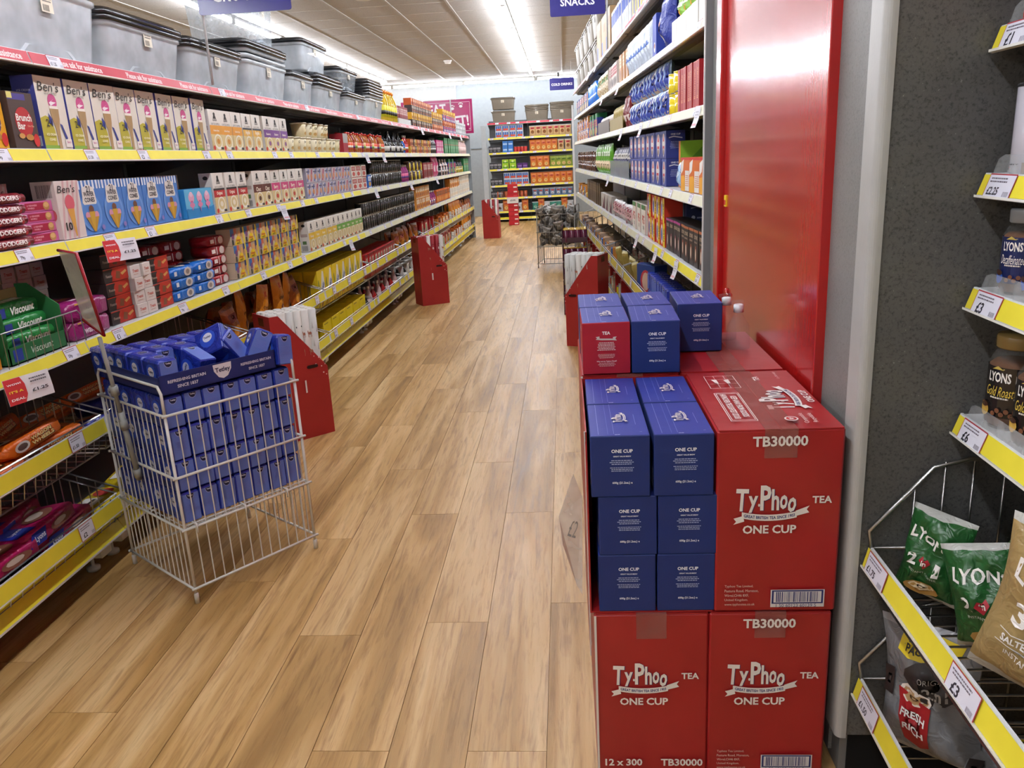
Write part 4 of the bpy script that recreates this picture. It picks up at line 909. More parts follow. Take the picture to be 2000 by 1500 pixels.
wbox = kbox('biscuit_box', .068, .046, .10, '#ddd6cf', [('t', 'Treats', .5, .55, .6, '#b8503c', dict(sk=.2)), ('l', .25, .2, .75, .35, 1, '#c9a898')], side=[('r', 0, 0, 1, 1, '#cfc7bf'), ('t', 'BISCUITS', .5, .5, .5, '#a89c92', dict(b=False))])
def kpack(name, w, h, d, base, els, seed=3, cat='biscuits'):   # a filled film pack lying on its side, crimped ends
    m = MB(); r = random.Random(seed); R = []
    for i, (x, s) in enumerate(((-w/2, .18), (-w/2+.012, .55), (-w/2+.022, .95), (-w*.2, 1), (w*.2, 1.0), (w/2-.022, .95), (w/2-.012, .55), (w/2, .18))):
        R.append((x, h/2*s, d/2*(s*.8+.2), .012 if s > .5 else .003))
    vs = []; n = 3; Kk = 4*(n+1)
    for x, hh, hd, rad in R:
        for (a, b) in rr(hd, hh, min(rad, hh*.9, hd), n): vs.append((x, a+r.uniform(-.0012, .0012), h/2+b+r.uniform(-.0012, .0012)))
    fs = [(i*Kk+k, i*Kk+(k+1) % Kk, (i+1)*Kk+(k+1) % Kk, (i+1)*Kk+k) for i in range(len(R)-1) for k in range(Kk)]+[tuple(range(Kk))[::-1], tuple((len(R)-1)*Kk+k for k in range(Kk))]
    m.add(vs, fs, mat(base, 'film'), True)
    art(m, lambda u, v, l: (u-w/2, -d/2-.0016-.0004*l, v), els, w, h); art(m, lambda u, v, l: (u-w/2, v-d/2, h+.0016+.0004*l), els, w, d)
    return K(name, m.mesh(name), w, h, d, cat)
wafp = kpack('wafer_pack', .235, .060, .09, '#96246c', [('t', 'wafers', .45, .45, .34, '#f0dce8'), ('r', .15, .86, .55, .94, '#d8b840')])
bluep = kpack('biscuit_pack', .20, .043, .10, '#1f6cc4', [('e', .62, .5, .16, .4, '#cfcac4', 12), ('e', .62, .5, .08, .25, '#8c8078', 8), ('r', .05, .35, .16, .75, '#dfe4ec'), ('t', 'Bourbon', .32, .5, .22, '#cfe0f4', dict(b=False))][:3])
redp = kpack('biscuit_pack', .19, .043, .10, '#9c1c28', [('e', .66, .5, .14, .4, '#cfbfb8', 12), ('r', .1, .3, .3, .7, '#e8e0dc'), ('r', .36, .1, .40, .9, '#e8e0dc')])
kel = kbox('cereal_variety_pack', .155, .078, .07, '#c9b79c', [('r', 0, .55, .25, 1, '#3b6fb0'), ('r', .25, .6, .45, 1, '#c86a4a'), ('r', .45, .5, .75, 1, '#b7a184'), ('r', .75, .45, .9, 1, '#2e3a68'), ('r', .9, 0, 1, 1, '#e3cf3a'), ('e', .16, .55, .10, .2, '#7a4a78', 8), ('e', .36, .4, .10, .3, '#d8c8a8', 10), ('e', .62, .6, .12, .25, '#d9a86a', 10), ('e', .84, .5, .08, .2, '#c9a070', 8), ('p', [(.22, 0), (.78, 0), (.66, .42), (.50, .55), (.36, .42)], '#e6c820'), ('t', "Kellogg's", .5, .26, .34, '#b02a20', dict(sk=.2)), ('t', 'VARIETY', .5, .09, .3, '#5a4a1a'), ('r', .04, .05, .16, .35, '#33322e')], cat='cereal')
vis_pack = kpack('mint_biscuit_pack', .235, .045, .09, '#1d7a36', [('t', 'Viscount', .55, .5, .5, '#eef2ea', dict(sk=.2, h=.5)), ('r', .06, .2, .2, .8, '#2a3a8c'), ('t', 'Jacobs', .13, .5, .11, '#e6eaf4')][:2]+[('r', .06, .2, .2, .8, '#2a3a8c')])
jaf = kbox('cake_box', .20, .14, .10, '#d88a1e', [('p', [(0, 0), (.72, 0), (.78, .3), (.66, .5), (.8, .8), (.3, 1), (0, 1)], '#25306e'), ('t', 'Jaffa', .35, .6, .5, '#e8901e'), ('t', 'Cakes', .38, .32, .55, '#e8901e'), ('t', '20 PACK', .25, .1, .3, '#f0ece4'), ('e', .85, .6, .09, .12, '#e6b04a', 10)])
wagon = kpack('biscuit_pack', .30, .045, .15, '#d8661a', [('t', 'WAGON', .55, .62, .40, '#2c1a10', dict(h=.30)), ('t', 'WAGON', .545, .63, .385, '#ecd08a', dict(h=.24)), ('t', 'WHEELS', .55, .32, .44, '#2c1a10', dict(h=.30)), ('t', 'WHEELS', .545, .33, .425, '#ecd08a', dict(h=.24)), ('e', .17, .5, .13, .32, '#cfc8c0', 16), ('e', .17, .5, .09, .2, '#5a4238', 12)], seed=9)
pinkp = kpack('cake_pack', .30, .05, .13, '#b01c5c', [('p', [(.02, .2), (.30, .1), (.36, .9), (.1, .95)], '#2230a0'), ('r', .12, .25, .32, .75, '#26388c'), ('t', 'Lyons', .22, .5, .18, '#e6e8f4'), ('e', .62, .5, .2, .3, '#8a5a48', 14), ('e', .60, .55, .12, .18, '#d8c8b8', 10)], seed=5)
blupk = kpack('biscuit_pack', .28, .05, .12, '#26308a', [('e', .6, .5, .16, .3, '#c08a50', 12), ('r', .1, .3, .4, .7, '#d8cfd8')], seed=6)
yelpk = kpack('sweet_pack', .26, .05, .12, '#d9c22a', [('r', .1, .2, .5, .8, '#e8e4dc'), ('e', .7, .5, .14, .3, '#b8403a', 10), ('r', .15, .4, .45, .5, '#3a3a34')], seed=7)
crisp = kpouch('snack_bag', .15, .245, .06, '#d98a1e', [('t', 'XL', .5, .80, .3, '#b82820'), ('t', 'Cheese', .5, .52, .5, '#3a2418', dict(b=False)), ('e', .5, .28, .2, .12, '#6a3a2a', 14), ('e', .5, .28, .12, .07, '#e0b060', 10)], lambda u, v: '#c8401e' if .68 < v < .9 and .2 < u < .8 and False else None, 2, seal='#d87a2a')
snak = kpouch('snack_bag', .15, .20, .06, '#a85a1e', [('e', .5, .35, .25, .14, '#d8902e', 12), ('r', .2, .6, .8, .78, '#7a2a1c')], None, 4, seal='#8a4a1c')
weet = kbox('cereal_box', .165, .235, .09, '#e3c521', [('p', [(.30, .10), (.92, .45), (.86, .92), (.68, .95), (.22, .30)], '#e9e4d8'), ('t', 'Weetabix', .58, .50, .62, '#23409a', dict(a=.72, h=.16)), ('p', [(.3, .08), (.34, .05), (.96, .45), (.93, .5)], '#c8281e'), ('e', .12, .6, .05, .16, '#3f6a3a', 8)], cat='cereal', side=[('r', .2, .5, .8, .9, '#d8b81c'), ('r', .2, .1, .8, .3, '#e8e2c8')])
ybox = kbox('biscuit_box', .17, .175, .10, '#e6cc1c', [('t', 'Cheerios', .45, .72, .4, '#3a2a1a', dict(b=False)), ('r', .55, .12, .9, .3, '#c82c24'), ('e', .3, .35, .15, .2, '#c98a3a', 12), ('l', .1, .85, .6, .95, 1, '#8a7a1a')][1:], cat='cereal')
redcan = kbox('gravy_tub', .10, .185, .08, '#b01c20', [('p', [(.2, .2), (.75, .15), (.8, .85), (.3, .8)], '#d8d0b8'), ('p', [(.35, .2), (.65, .2), (.6, .75), (.42, .75)], '#3f6a2a'), ('r', 0, .88, 1, 1, '#7c1418')], cat='tub')
tubc = MB().lathe([(.040, 0), (.048, .078), (.050, .080)], '#dcd2b2', 14).lathe([(.052, .078), (.052, .084), (.001, .085)], mat('#e8e2cc', 'gloss'), 14)
def tub(name, base, word, ink, blob):
    m = MB().lathe([(.039, 0), (.041, .003), (.048, .080)], mat(base, 'card'), 16).lathe([(.051, .079), (.052, .083), (.050, .086), (.001, .086)], mat('#e3dcc4', 'gloss'), 16)
    F = lambda u, v, l: ((.0405+.0075*v/.08+.0004*l)*math.sin(u), -(.0405+.0075*v/.08+.0004*l)*math.cos(u), v)
    art(m, F, [('t', word, 0, .058, 1.0, ink, dict(h=.016)), ('e', .5, .025, .5, .014, blob, 10), ('e', -.4, .022, .35, .01, '#b9965a', 8)]); return K(name, m.mesh(name), .104, .087, .104, 'porridge pot')
tub1 = tub('porridge_pot', '#d9cfae', 'JUST', '#4a4438', '#7fa33c'); tub2 = tub('porridge_pot', '#d6c79c', 'OAT', '#4a4438', '#c06a3a')
sau = kbottle('sauce_bottle', .030, .145, '#a85a1c', '#b8281c', '#d8501e', '#e8dcc8'); sau2 = kbottle('sauce_bottle', .028, .14, '#8a2a14', '#c23a1c', '#b03a2a', '#5a2a6a')
sau3 = kbottle('sauce_bottle', .030, .15, '#9c5a24', '#a82c20', '#cfa86a', '#7fa33c')
oil = kbottle('oil_bottle', .042, .275, '#c9a62a', '#d8781e', '#d2c81e', '#26221a'); dkb = kbottle('sauce_bottle', .032, .12, '#1c1714', '#141414', '#d8d4cc'); dkt = kbottle('sauce_bottle', .03, .19, '#17151a', '#101010', '#23252c', '#c9c9c9')
blb = kbottle('sauce_bottle', .03, .13, '#2a5aa0', '#d8b83a', '#2a5aa0', '#d8b83a'); rdb = kbottle('ketchup_bottle', .032, .17, '#a81c1c', '#e8e4e0', '#c02a24', '#e6e0da'); pkb = kbottle('squash_bottle', .028, .16, '#8c2a6a', '#e6e2e4', '#c24a78', '#5a2a7a')
blk = kcan('soup_can', .037, .105, '#1c1a19', [('e', .15, .34*.105/1*.9, .55, .018, '#c9985a', 12), ('l', -.6, .062, .6, .088, 3, '#8c867c'), ('e', -.45, .03, .25, .012, '#e2d9c2', 8)], n=14)
blk2 = kcan('soup_can', .037, .105, '#201c1a', [('e', -.1, .032, .5, .016, '#b87248', 12), ('l', -.6, .062, .6, .088, 3, '#8c867c')], n=14)
def sbox(name, w, h, d, base, a, b, cat='box', top=None): return kbox(name, w, h, d, base, [('r', .08, .55, .92, .88, a), ('e', .5, .3, .32, .18, b, 10), ('l', .15, .62, .85, .82, 2, base), ('r', 0, 0, 1, .06, a)], cat=cat)
bars = kbox('bar_multipack', .078, .088, .05, '#a9a6b8', [('r', .08, .1, .92, .9, '#c9c2c6'), ('p', [(.1, .1), (.4, .1), (.9, .9), (.6, .9)], '#4f62a8'), ('e', .55, .4, .25, .2, '#c98a5a', 10), ('r', .1, .7, .9, .8, '#5a5470')], mk='film'); bars2 = kbox('bar_multipack', .078, .088, .05, '#b9a6ac', [('r', .08, .1, .92, .9, '#c8b4b8'), ('p', [(.1, .1), (.4, .1), (.9, .9), (.6, .9)], '#b03a5a'), ('e', .45, .4, .25, .2, '#c9805a', 10)], mk='film')
frb = sbox('fruit_bar_box', .14, .09, .06, '#ddd6cc', '#a8342c', '#b8443a'); blubx = sbox('bar_box', .11, .10, .06, '#2a62b0', '#dfe4ee', '#d8a03a')
jarL = kcan('jam_jar', .03, .09, '#4a2c1c', [('e', 0, .04, .7, .02, '#e2dccc', 12)], lidc='#c9c4b8', cat='jar', n=12); jarD = kcan('jam_jar', .032, .10, '#2a1a18', [('e', 0, .045, .7, .024, '#ddd8d0', 12)], lidc='#1c1c1c', cat='jar', n=12); jarY = kcan('jam_jar', .034, .095, '#c9b02a', [('e', 0, .045, .7, .024, '#e8e0c0', 12)], lidc='#8a8a84', cat='jar', n=12)
cupY = sbox('noodle_pot', .085, .07, .08, '#c9941e', '#e2c46a', '#7a3a1c', 'instant noodles'); cupO = sbox('noodle_pot', .085, .07, .08, '#b8521c', '#e0b48a', '#5a2418', 'instant noodles'); cupB = sbox('noodle_pot', .085, .07, .08, '#3a2c28', '#c9b9a8', '#a85a2c', 'instant noodles')
grt = kbottle('pepper_grinder', .024, .18, '#2c2c2c', '#111111', '#3c3c3c', '#c9c9c9', 'grinder'); pkx = sbox('wafer_box', .10, .16, .07, '#b82a70', '#d8a8c0', '#e2d8dc'); grx = kbox('mint_box', .16, .20, .09, '#1f6a3c', [('r', 0, .55, 1, .6, '#a83a28'), ('p', [(.35, .1), (.6, .1), (.7, .8), (.45, .8)], '#8fb89a'), ('e', .5, .4, .2, .12, '#9fd0b0', 10)])
pkw = kbottle('milkshake_bottle', .03, .20, '#c9a8a4', '#e6dcd8', '#d8c0bc'); rdk = sbox('rice_pack', .075, .17, .06, '#8a2024', '#c9a8a0', '#5a1418', 'rice'); whb = sbox('milk_carton', .09, .13, .07, '#dcd8d0', '#c9c2b4', '#d8b88a', 'carton'); orb = sbox('oat_carton', .10, .12, .07, '#cf8a3a', '#e8dcc4', '#8c3a1c', 'carton')
nvx = sbox('coffee_box', .08, .16, .06, '#22307c', '#c83a2c', '#d8b83a'); whtin = sbox('cat_food_tin', .11, .06, .09, '#b9bec2', '#d8dadc', '#6a6e72', 'tin'); blucan = sbox('dog_food_tin', .10, .075, .09, '#27408c', '#c8403a', '#d8c8b8', 'tin'); pnkbag = kpouch('marshmallow_bag', .19, .24, .07, '#c23a72', [('r', .2, .25, .8, .55, '#e2c8cc')], None, 8, seal='#c23a72')
orx = sbox('noodle_pack', .085, .15, .05, '#c8641e', '#3a2a20', '#e0a050', 'instant noodles')
# ---------------- left run, near to far
Z1, Z2, Z3, ZT = 1.368, 1.094, .778, 1.641
fill(LEFT, 1.22, 1.98, Z1, br_y, 6, 'yellow snack bar box at near end of second shelf'); fill(LEFT, 1.22, 1.82, Z2, kip, 3, 'flat pink cake box at near end of third shelf', tiers=4)
fill(LEFT, 1.22, 1.84, Z3, jaf, 3, 'orange and navy cake box at near end of fourth shelf')
put(br_y, LEFT.P(2.205, .02+.03, Z1), LEFT.rz+.1, 'yellow snack bar box at left edge of second shelf'); put(br_d, LEFT.P(2.345, .02+.03, Z1), LEFT.rz+.06, 'dark brown snack bar box with red circle, second shelf')
fill(LEFT, 2.05, 2.41, Z1, cone21, 2, 'cream cone box behind the snack bar boxes', off=.10)
fill(LEFT, 2.44, 3.63, Z1, cone21, 8, 'cream ice cream cone box on second shelf', rzj=.05)
fill(LEFT, 3.65, 4.02, Z1, o_or, 3, 'white oat box with orange band'); fill(LEFT, 4.03, 4.28, Z1, o_go, 2, 'white oat box with gold and grey bands'); fill(LEFT, 4.32, 4.70, Z1, o_pu, 3, 'white oat box with purple band')
fill(LEFT, 4.75, 5.87, Z1, [tub1, tub2], 10, 'cream porridge pot with flat lid', rzj=.4); fill(LEFT, 5.02, 5.60, Z1, [tub2, tub1], 5, 'cream porridge pot stacked on other pots', z0=.088, rzj=.4)
fill(LEFT, 5.89, 6.03, Z1, kbox('opened_carton', .12, .13, .1, '#9c2430', [('r', 0, .5, 1, 1, '#a8a4a0')]), 1, 'red and grey opened carton beside porridge pots')
fill(LEFT, 6.05, 7.30, Z1, [sau, sau, sau2, sau3], 18, 'red-capped orange sauce bottle', rows=2, rzj=.3)
fill(LEFT, 7.36, 8.15, Z1, [dkb, dkb, dkt], 10, 'dark sauce bottle with pale label', rows=2, rzj=.3); fill(LEFT, 8.18, 8.42, Z1, [blb, rdb, rdb], 3, 'squeezy sauce bottle between dark bottles and noodle pots', rzj=.3)
fill(LEFT, 8.5, 9.85, Z1, [cupY, cupO, cupO, cupB], 13, 'yellow or orange noodle pot, second shelf', tiers=2); fill(LEFT, 9.9, 10.25, Z1, grt, 6, 'tall dark pepper grinder'); fill(LEFT, 10.3, 10.9, Z1, pkx, 5, 'pink and white wafer box'); fill(LEFT, 10.95, 12.5, Z1, grx, 8, 'tall green mint box with red band'); fill(LEFT, 12.6, 13.5, Z1, pkw, 10, 'pale pink milkshake bottle')
fill(LEFT, 2.0, 2.262, Z2, dodg, 1, 'dark red biscuit roll on third shelf', tiers=5, off=.005, jit=0, rzj=.04); fill(LEFT, 2.235, 2.445, Z2, kip, 1, 'flat pink cake box on third shelf', tiers=4, off=.045, rzj=.04)
fill(LEFT, 1.85, 2.42, Z2, cone10, 5, 'striped cone box in shade behind cake boxes', off=.16); put(cone10, LEFT.P(2.497, .02+.045, Z2), LEFT.rz-.12, 'pink striped cone box marked 10 beside blue cone boxes')
fill(LEFT, 2.545, 3.26, Z2, wafer, 5, 'blue wafer cone box on third shelf', rzj=.04); put(uni, LEFT.P(3.41, .07, Z2), LEFT.rz, 'low sky blue box with pink shapes on third shelf'); fill(LEFT, 3.2, 3.56, Z2, o_re, 3, 'oat box in shade behind the low sky blue box', off=.17)
fill(LEFT, 3.58, 4.0, Z2, o_re, 3, 'white oat box with red and black bands'); fill(LEFT, 4.07, 4.33, Z2, o_br, 2, 'white oat box with brown band'); fill(LEFT, 4.34, 4.88, Z2, o_pk, 4, 'white oat box with pink band')
fill(LEFT, 4.94, 6.0, Z2, [bars, bars, bars2], 13, 'foil bar multipack with slanted stripe', tiers=2); fill(LEFT, 6.02, 6.5, Z2, frb, 3, 'white and red fruit bar box', tiers=2); fill(LEFT, 6.52, 6.68, Z2, blubx, 1, 'small blue bar box before the black cans')
fill(LEFT, 6.72, 7.95, Z2, [blk, blk2], 16, 'black soup can on third shelf', tiers=2, rzj=.3); fill(LEFT, 8.0, 8.3, Z2, pkb, 4, 'purple squash bottle with white cap'); fill(LEFT, 8.33, 9.15, Z2, [jarD, jarL, jarY], 11, 'small jam jar with dark label', tiers=2)
fill(LEFT, 9.2, 9.9, Z2, rdk, 8, 'upright dark red rice pack'); fill(LEFT, 9.95, 10.4, Z2, pnkbag, 2, 'bright pink bag with white window'); fill(LEFT, 10.5, 11.2, Z2, [dkt, pkw, dkt], 9, 'tall dark bottle beyond pink bags'); fill(LEFT, 11.2, 12.0, Z2, [nvx, grx, nvx], 7, 'tall navy box with red patch'); fill(LEFT, 12.05, 12.9, Z2, [jarY, grt], 9, 'yellow jar by dark grinder'); fill(LEFT, 12.95, 13.6, Z2, grx, 4, 'green mint box at far end of third shelf')
put(jaf, LEFT.P(1.955, .03+.05, Z3), LEFT.rz+.08, 'orange and navy cake box behind wire rail'); 
for k in range(3): put(vis_pack, LEFT.P(2.215, .08+.016*k, Z3+.034+.042*k), LEFT.rz+.03*k, 'green mint biscuit pack in green carton, %s' % ('bottom', 'middle', 'top')[k], 'green mint biscuit packs')
GC = mat('#2b6a3c'); m = MB(); Lx = .262
m.box(-Lx/2, Lx/2, 0, .003, 0, .05, GC); m.box(-Lx/2, -Lx/2+.003, 0, .13, 0, .15, GC); m.prism([(0, 0), (.13, 0), (.13, .2), (.09, .2), (0, .13)], Lx/2-.003, Lx/2, GC, 'yz'); m.box(-Lx/2, Lx/2, .127, .13, 0, .19, mat('#8a7c50')); m.box(-Lx/2, Lx/2, 0, .13, 0, .003, GC)
art(m, lambda u, v, l: (u-Lx/2, -.0003*l, v), [('t', 'Viscount', Lx*.55, .026, Lx*.4, '#e6efe2', dict(sk=.2, b=False)), ('r', .015, .008, .055, .042, '#2c3f94')])
o = m.build('carton_tray', None, LEFT.P(2.215, .028, Z3), LEFT.rz); o['label'] = 'open green carton holding mint biscuit packs'; o['category'] = 'tray'
fill(LEFT, 2.365, 2.62, Z3, wafp, 1, 'magenta wafer pack', tiers=2, off=.02, rzj=.05); put(wafp, LEFT.P(2.52, .17, Z3+.05), LEFT.rz+.3, 'magenta wafer pack lying behind the other two')
fill(LEFT, 2.64, 2.80, Z3, choc, 1, 'black and red chocolate biscuit box in left column', tiers=5, off=.045); fill(LEFT, 2.80, 2.935, Z3, wbox, 2, 'white box end with red script', tiers=4, off=.03, rzj=.1); fill(LEFT, 2.94, 3.09, Z3, choc, 1, 'black and red chocolate biscuit box in right column', tiers=4, off=.04)
fill(LEFT, 2.05, 2.66, Z3, wbox, 8, 'white box end stacked in shade', tiers=5, off=.26); fill(LEFT, 3.1, 3.5, Z3, bluep, 2, 'bright blue biscuit pack', tiers=3, off=.03, rzj=.05); fill(LEFT, 3.50, 3.70, Z3, redp, 1, 'dark red and white biscuit pack', tiers=5, off=.05); fill(LEFT, 3.1, 3.5, Z3, redp, 2, 'dark red pack behind the blue packs', tiers=5, off=.16)
fill(LEFT, 3.71, 4.68, Z3, kel, 6, 'cereal variety pack with yellow triangle', tiers=3)
fill(LEFT, 4.86, 5.5, Z3, o_ye, 5, 'white oat box with yellow band'); fill(LEFT, 5.5, 6.22, Z3, o_gr, 6, 'white oat box with green band')
fill(LEFT, 6.27, 8.52, Z3, [blk2, blk], 29, 'black soup can on fourth shelf', tiers=2, rzj=.3)
fill(LEFT, 8.6, 9.5, Z3, orb, 8, 'orange and white oat carton', tiers=2); fill(LEFT, 9.53, 9.95, Z3, [dkb, pkb], 6, 'bottle beside orange cartons, fourth shelf'); fill(LEFT, 10.0, 11.2, Z3, orx, 13, 'upright orange noodle pack'); fill(LEFT, 11.25, 12.3, Z3, [whb, orb], 9, 'white or orange carton, fourth shelf', tiers=2); fill(LEFT, 12.35, 13.55, Z3, whb, 10, 'cream carton near far end', tiers=2)
# top shelf: storage boxes
LIDB = mat('#202225', 'gloss')
def storage(w, h, d, rims=1, lids=1, body='milky', lidm=None, lidh=.022, bodyc='#dfe8ee', sticker=True, taper=.86, lx=1.04):
    mats_ = mat(bodyc, body); m = MB()
    loft(m, [(0, w/2*taper, d/2*taper, .03), (.01, w/2*taper+.004, d/2*taper+.004, .035), (h-.02, w/2*.965, d/2*.965, .04)], mats_, True, False, True)
    m.prism([(-w*.25, .0), (-w*.18, h*.16), (0, h*.23), (w*.18, h*.16), (w*.25, 0), (w*.22, 0), (w*.16, h*.13), (0, h*.19), (-w*.16, h*.13), (-w*.22, 0)], -d/2*taper-.006, -d/2*taper-.001, mats_)
    K_ = [('body', m.mesh('body'), 0)]
    rim = MB(); loft(rim, [(-.014, w/2*.965, d/2*.965, .04), (-.010, w/2*.995, d/2*.995, .045), (.004, w/2, d/2, .045), (.006, w/2*.985, d/2*.98, .045)], mat('#cfd6da' if body != 'card' else bodyc, 'milky' if body != 'card' else 'gloss'), False, False, True); rm_ = rim.mesh('rim')
    for i in range(rims): K_.append(('rim', rm_, h-.01+i*.028))
    zt_ = h+(rims-1)*.028
    ld = MB(); a = lx
    loft(ld, [(-.004, w/2*a, d/2*a, .05), (lidh*.45, w/2*a, d/2*a, .05), (lidh*.55, w/2*a*.96, d/2*a*.96, .05), (lidh, w/2*a*.93, d/2*a*.92, .05), (lidh*.9, w/2*.82, d/2*.8, .04)], lidm or LIDB, True, True, True); lm = ld.mesh('lid')
    for i in range(lids): K_.append(('lid', lm, zt_+i*lidh*.75))
    if sticker:
        st = MB(); yy = -d/2*.965-.004; art(st, lambda u, v, l: (u-.03, yy-.0004*l, v), [('r', 0, 0, .06, .05, '#ded6c2'), ('b', .008, .004, .04, .022, '#55504a'), ('l', .006, .028, .054, .044, 2, '#6a645c')]); K_.append(('sticker', st.mesh('sticker'), h*.62))
    return K_, zt_+lids*lidh*.75+lidh*.3
def put_storage(a, w, h, d, lab, z=ZT, side=LEFT, off=.02, rz=0, name='storage_box', **kw):
    Kp, top = storage(w, h, d, **kw)
    t = thing(name, lab, 'storage box', side.P(a, off+d/2, z), side.rz+rz, 'storage boxes')
    for nm, me, zz in Kp: link(me, nm, t, (0, 0, zz))
    return z+top
put_storage(2.575, .60, .205, .42, 'large pale storage box with black lids, leftmost on top shelf', rims=3, lids=4, lidh=.03)
put_storage(3.185, .60, .165, .40, 'clear storage box with domed black lid, second on top shelf', lids=2)
put_storage(3.82, .60, .155, .40, 'clear storage box with two black lids, third on top shelf', lids=2)
zD = put_storage(4.49, .64, .175, .42, 'pale storage box with three stacked rims, fourth on top shelf', rims=3, lids=2)
zE = put_storage(5.07, .46, .155, .36, 'squarer pale storage box, fifth on top shelf', lids=1, lidh=.03)
zG = put_storage(5.67, .62, .145, .40, 'pale storage box under three black lids, sixth on top shelf', lids=3, lidh=.03)
zI = put_storage(6.36, .60, .125, .38, 'pale storage box with low black lid, seventh on top shelf', lids=2)
put_storage(7.05, .58, .155, .38, 'pale storage box under five black lids, rightmost on top shelf', lids=5, lidh=.03, rims=2)
put_storage(4.72, .56, .27, .36, 'tall clear storage box standing on two others', z=max(zD, zE)+.002, off=.10, lids=1, body='clear', lidm=mat('#d4dade', 'clear'), rz=.12)
put_storage(5.50, .56, .165, .36, 'pale storage box with black lid in the second tier', z=max(zE, zG)+.002, off=.05, lids=1, body='milky')
put_storage(6.28, .54, .135, .34, 'small clear box with black lid, farthest in second tier', z=zI+.002, off=.04, lids=1, body='clear')
fill(LEFT, 7.42, 8.0, ZT, oil, 6, 'sunflower oil bottle with orange cap', rows=2, rzj=.4)
fill(LEFT, 8.02, 8.62, ZT, rdk, 8, 'dark red sachet pack in white tray, top shelf', off=.05); m = MB().box(-.31, .31, 0, .09, 0, .05, '#d8d8d4').build('carton_tray', None, LEFT.P(8.33, .03, ZT), LEFT.rz); m['label'] = 'low white tray around dark red sachets on top shelf'; m['category'] = 'tray'
fill(LEFT, 8.75, 10.1, ZT, [cupB, cupY, cupB, cupO], 12, 'brown noodle pot on top shelf', tiers=4); fill(LEFT, 10.15, 11.0, ZT, [cupO, cupB, cupY], 8, 'orange noodle pot on top shelf', tiers=3); fill(LEFT, 11.05, 12.3, ZT, [blucan, cupO, blucan, cupY], 11, 'blue dog food tin or orange tub', tiers=4); fill(LEFT, 12.35, 13.55, ZT, whtin, 9, 'silver-grey pet food tin', tiers=3)
# wire baskets of the left run
BZ1, BZ2 = .410, .135
def tilt(k, side, a, off, z, lab, rx=0, ry=0, rz=0, grp=None):
    q = Matrix.Rotation(side.rz, 3, 'Z') @ Euler((rx, ry, rz)).to_matrix()
    o = link(k.me, k.name, None, side.P(a, off, z), rot=q.to_euler(), label=lab, category=k.cat, group=grp)
    for nm, me in k.parts: link(me, nm, o)
for i, (a, off, z, rx, rz, nm) in enumerate(((2.17, .13, .455, -.25, .12, 'with large lettering, on top'), (2.02, .20, .43, -.1, -.25, 'behind the lettered one'), (1.80, .12, .43, -.1, .1, 'farthest left'), (2.20, .26, .46, -.35, .3, 'leaning at the back'), (2.27, .15, .42, 0, -.1, 'under the lettered one at right'), (1.95, .12, .415, 0, 0, 'at the bottom of the basket'))):
    tilt(wagon, LEFT, a, off, z+.045, 'orange biscuit pack in upper wire basket, '+nm, rx, 0, rz, 'orange biscuit packs')
for i, (a, off, z, rx, rz, nm) in enumerate(((2.16, .13, .185, -.15, .1, 'frontmost'), (1.93, .12, .175, -.1, -.08, 'near left edge of frame'), (2.2, .26, .18, -.2, .2, 'at the back right'), (1.97, .27, .18, -.1, -.2, 'at the back left'), (2.26, .15, .14, 0, .05, 'under the frontmost one'))):
    tilt(pinkp, LEFT, a, off, z+.035, 'magenta cake pack in lower wire basket, '+nm, rx, 0, rz, 'magenta cake packs')
for i in range(5):
    tilt(blupk, LEFT, 2.52+.24*i, .16+.03*(i % 2), BZ1+.01+.03*(i % 3), 'blue biscuit pack in basket behind the tea stand'+pos(i, 5), -.2, .05, .2*(i % 3-1)); tilt(yelpk, LEFT, 2.5+.24*i, .14, BZ2+.01+.02*(i % 2), 'yellow sweet pack in basket behind the tea stand'+pos(i, 5), -.1, 0, .15*(i % 2))
    tilt(wagon, LEFT, 2.55+.25*i, .33, BZ1+.04, 'orange pack at back of second basket'+pos(i, 5), -.6, 0, 0)
for i in range(7):
    tilt(crisp if i % 3 else snak, LEFT, 3.76+.155*i, .10+.03*(i % 2), BZ1+.045, 'orange snack bag in basket behind first red display'+pos(i, 7), .12*(i % 3-1), .15*(i % 3-1), .2*(i % 2)); tilt(snak, LEFT, 3.76+.155*i, .25, BZ1+.04, 'brown snack bag in basket, back row'+pos(i, 7), .3, .1, 0); tilt(snak, LEFT, 3.8+.15*i, .14, BZ2+.01, 'brown snack bag in lower basket'+pos(i, 7), .2, .2, 0)
fill(LEFT, 4.95, 6.12, BZ1, weet, 7, 'yellow cereal box in upper basket', off=.035, rows=2); fill(LEFT, 4.98, 6.1, BZ2, ybox, 6, 'yellow box in lower basket', off=.04, rows=2)
fill(LEFT, 6.2, 7.36, BZ1, redcan, 11, 'red packet with cream and green flash in basket', off=.035, rows=2); fill(LEFT, 6.2, 7.36, BZ2, [dkb, pkw, dkb, rdb], 14, 'mixed dark and white bottle in lower basket', off=.04, rows=2)
mix = [[snak, redcan], [crisp, orb], [yelpk, blupk]]
for k in range(5, 10):
    a = 1.158+1.25*k
    fill(LEFT, a+.05, a+1.2, BZ1, [(snak, jarD, orb, whb, snak)[k-5], (dkb, redcan, orx, crisp, whb)[k-5]], 9, 'mixed goods in upper basket of %s bay' % NUM[k], off=.04, rows=2, rzj=.3, z0=.05)
    fill(LEFT, a+.05, a+1.2, BZ2, [(dkb, orb, snak, yelpk and whb, crisp)[k-5], (whb, jarL, redcan, orx, whb)[k-5]], 9, 'mixed goods in lower basket of %s bay' % NUM[k], off=.04, rows=2, rzj=.3, z0=.05)
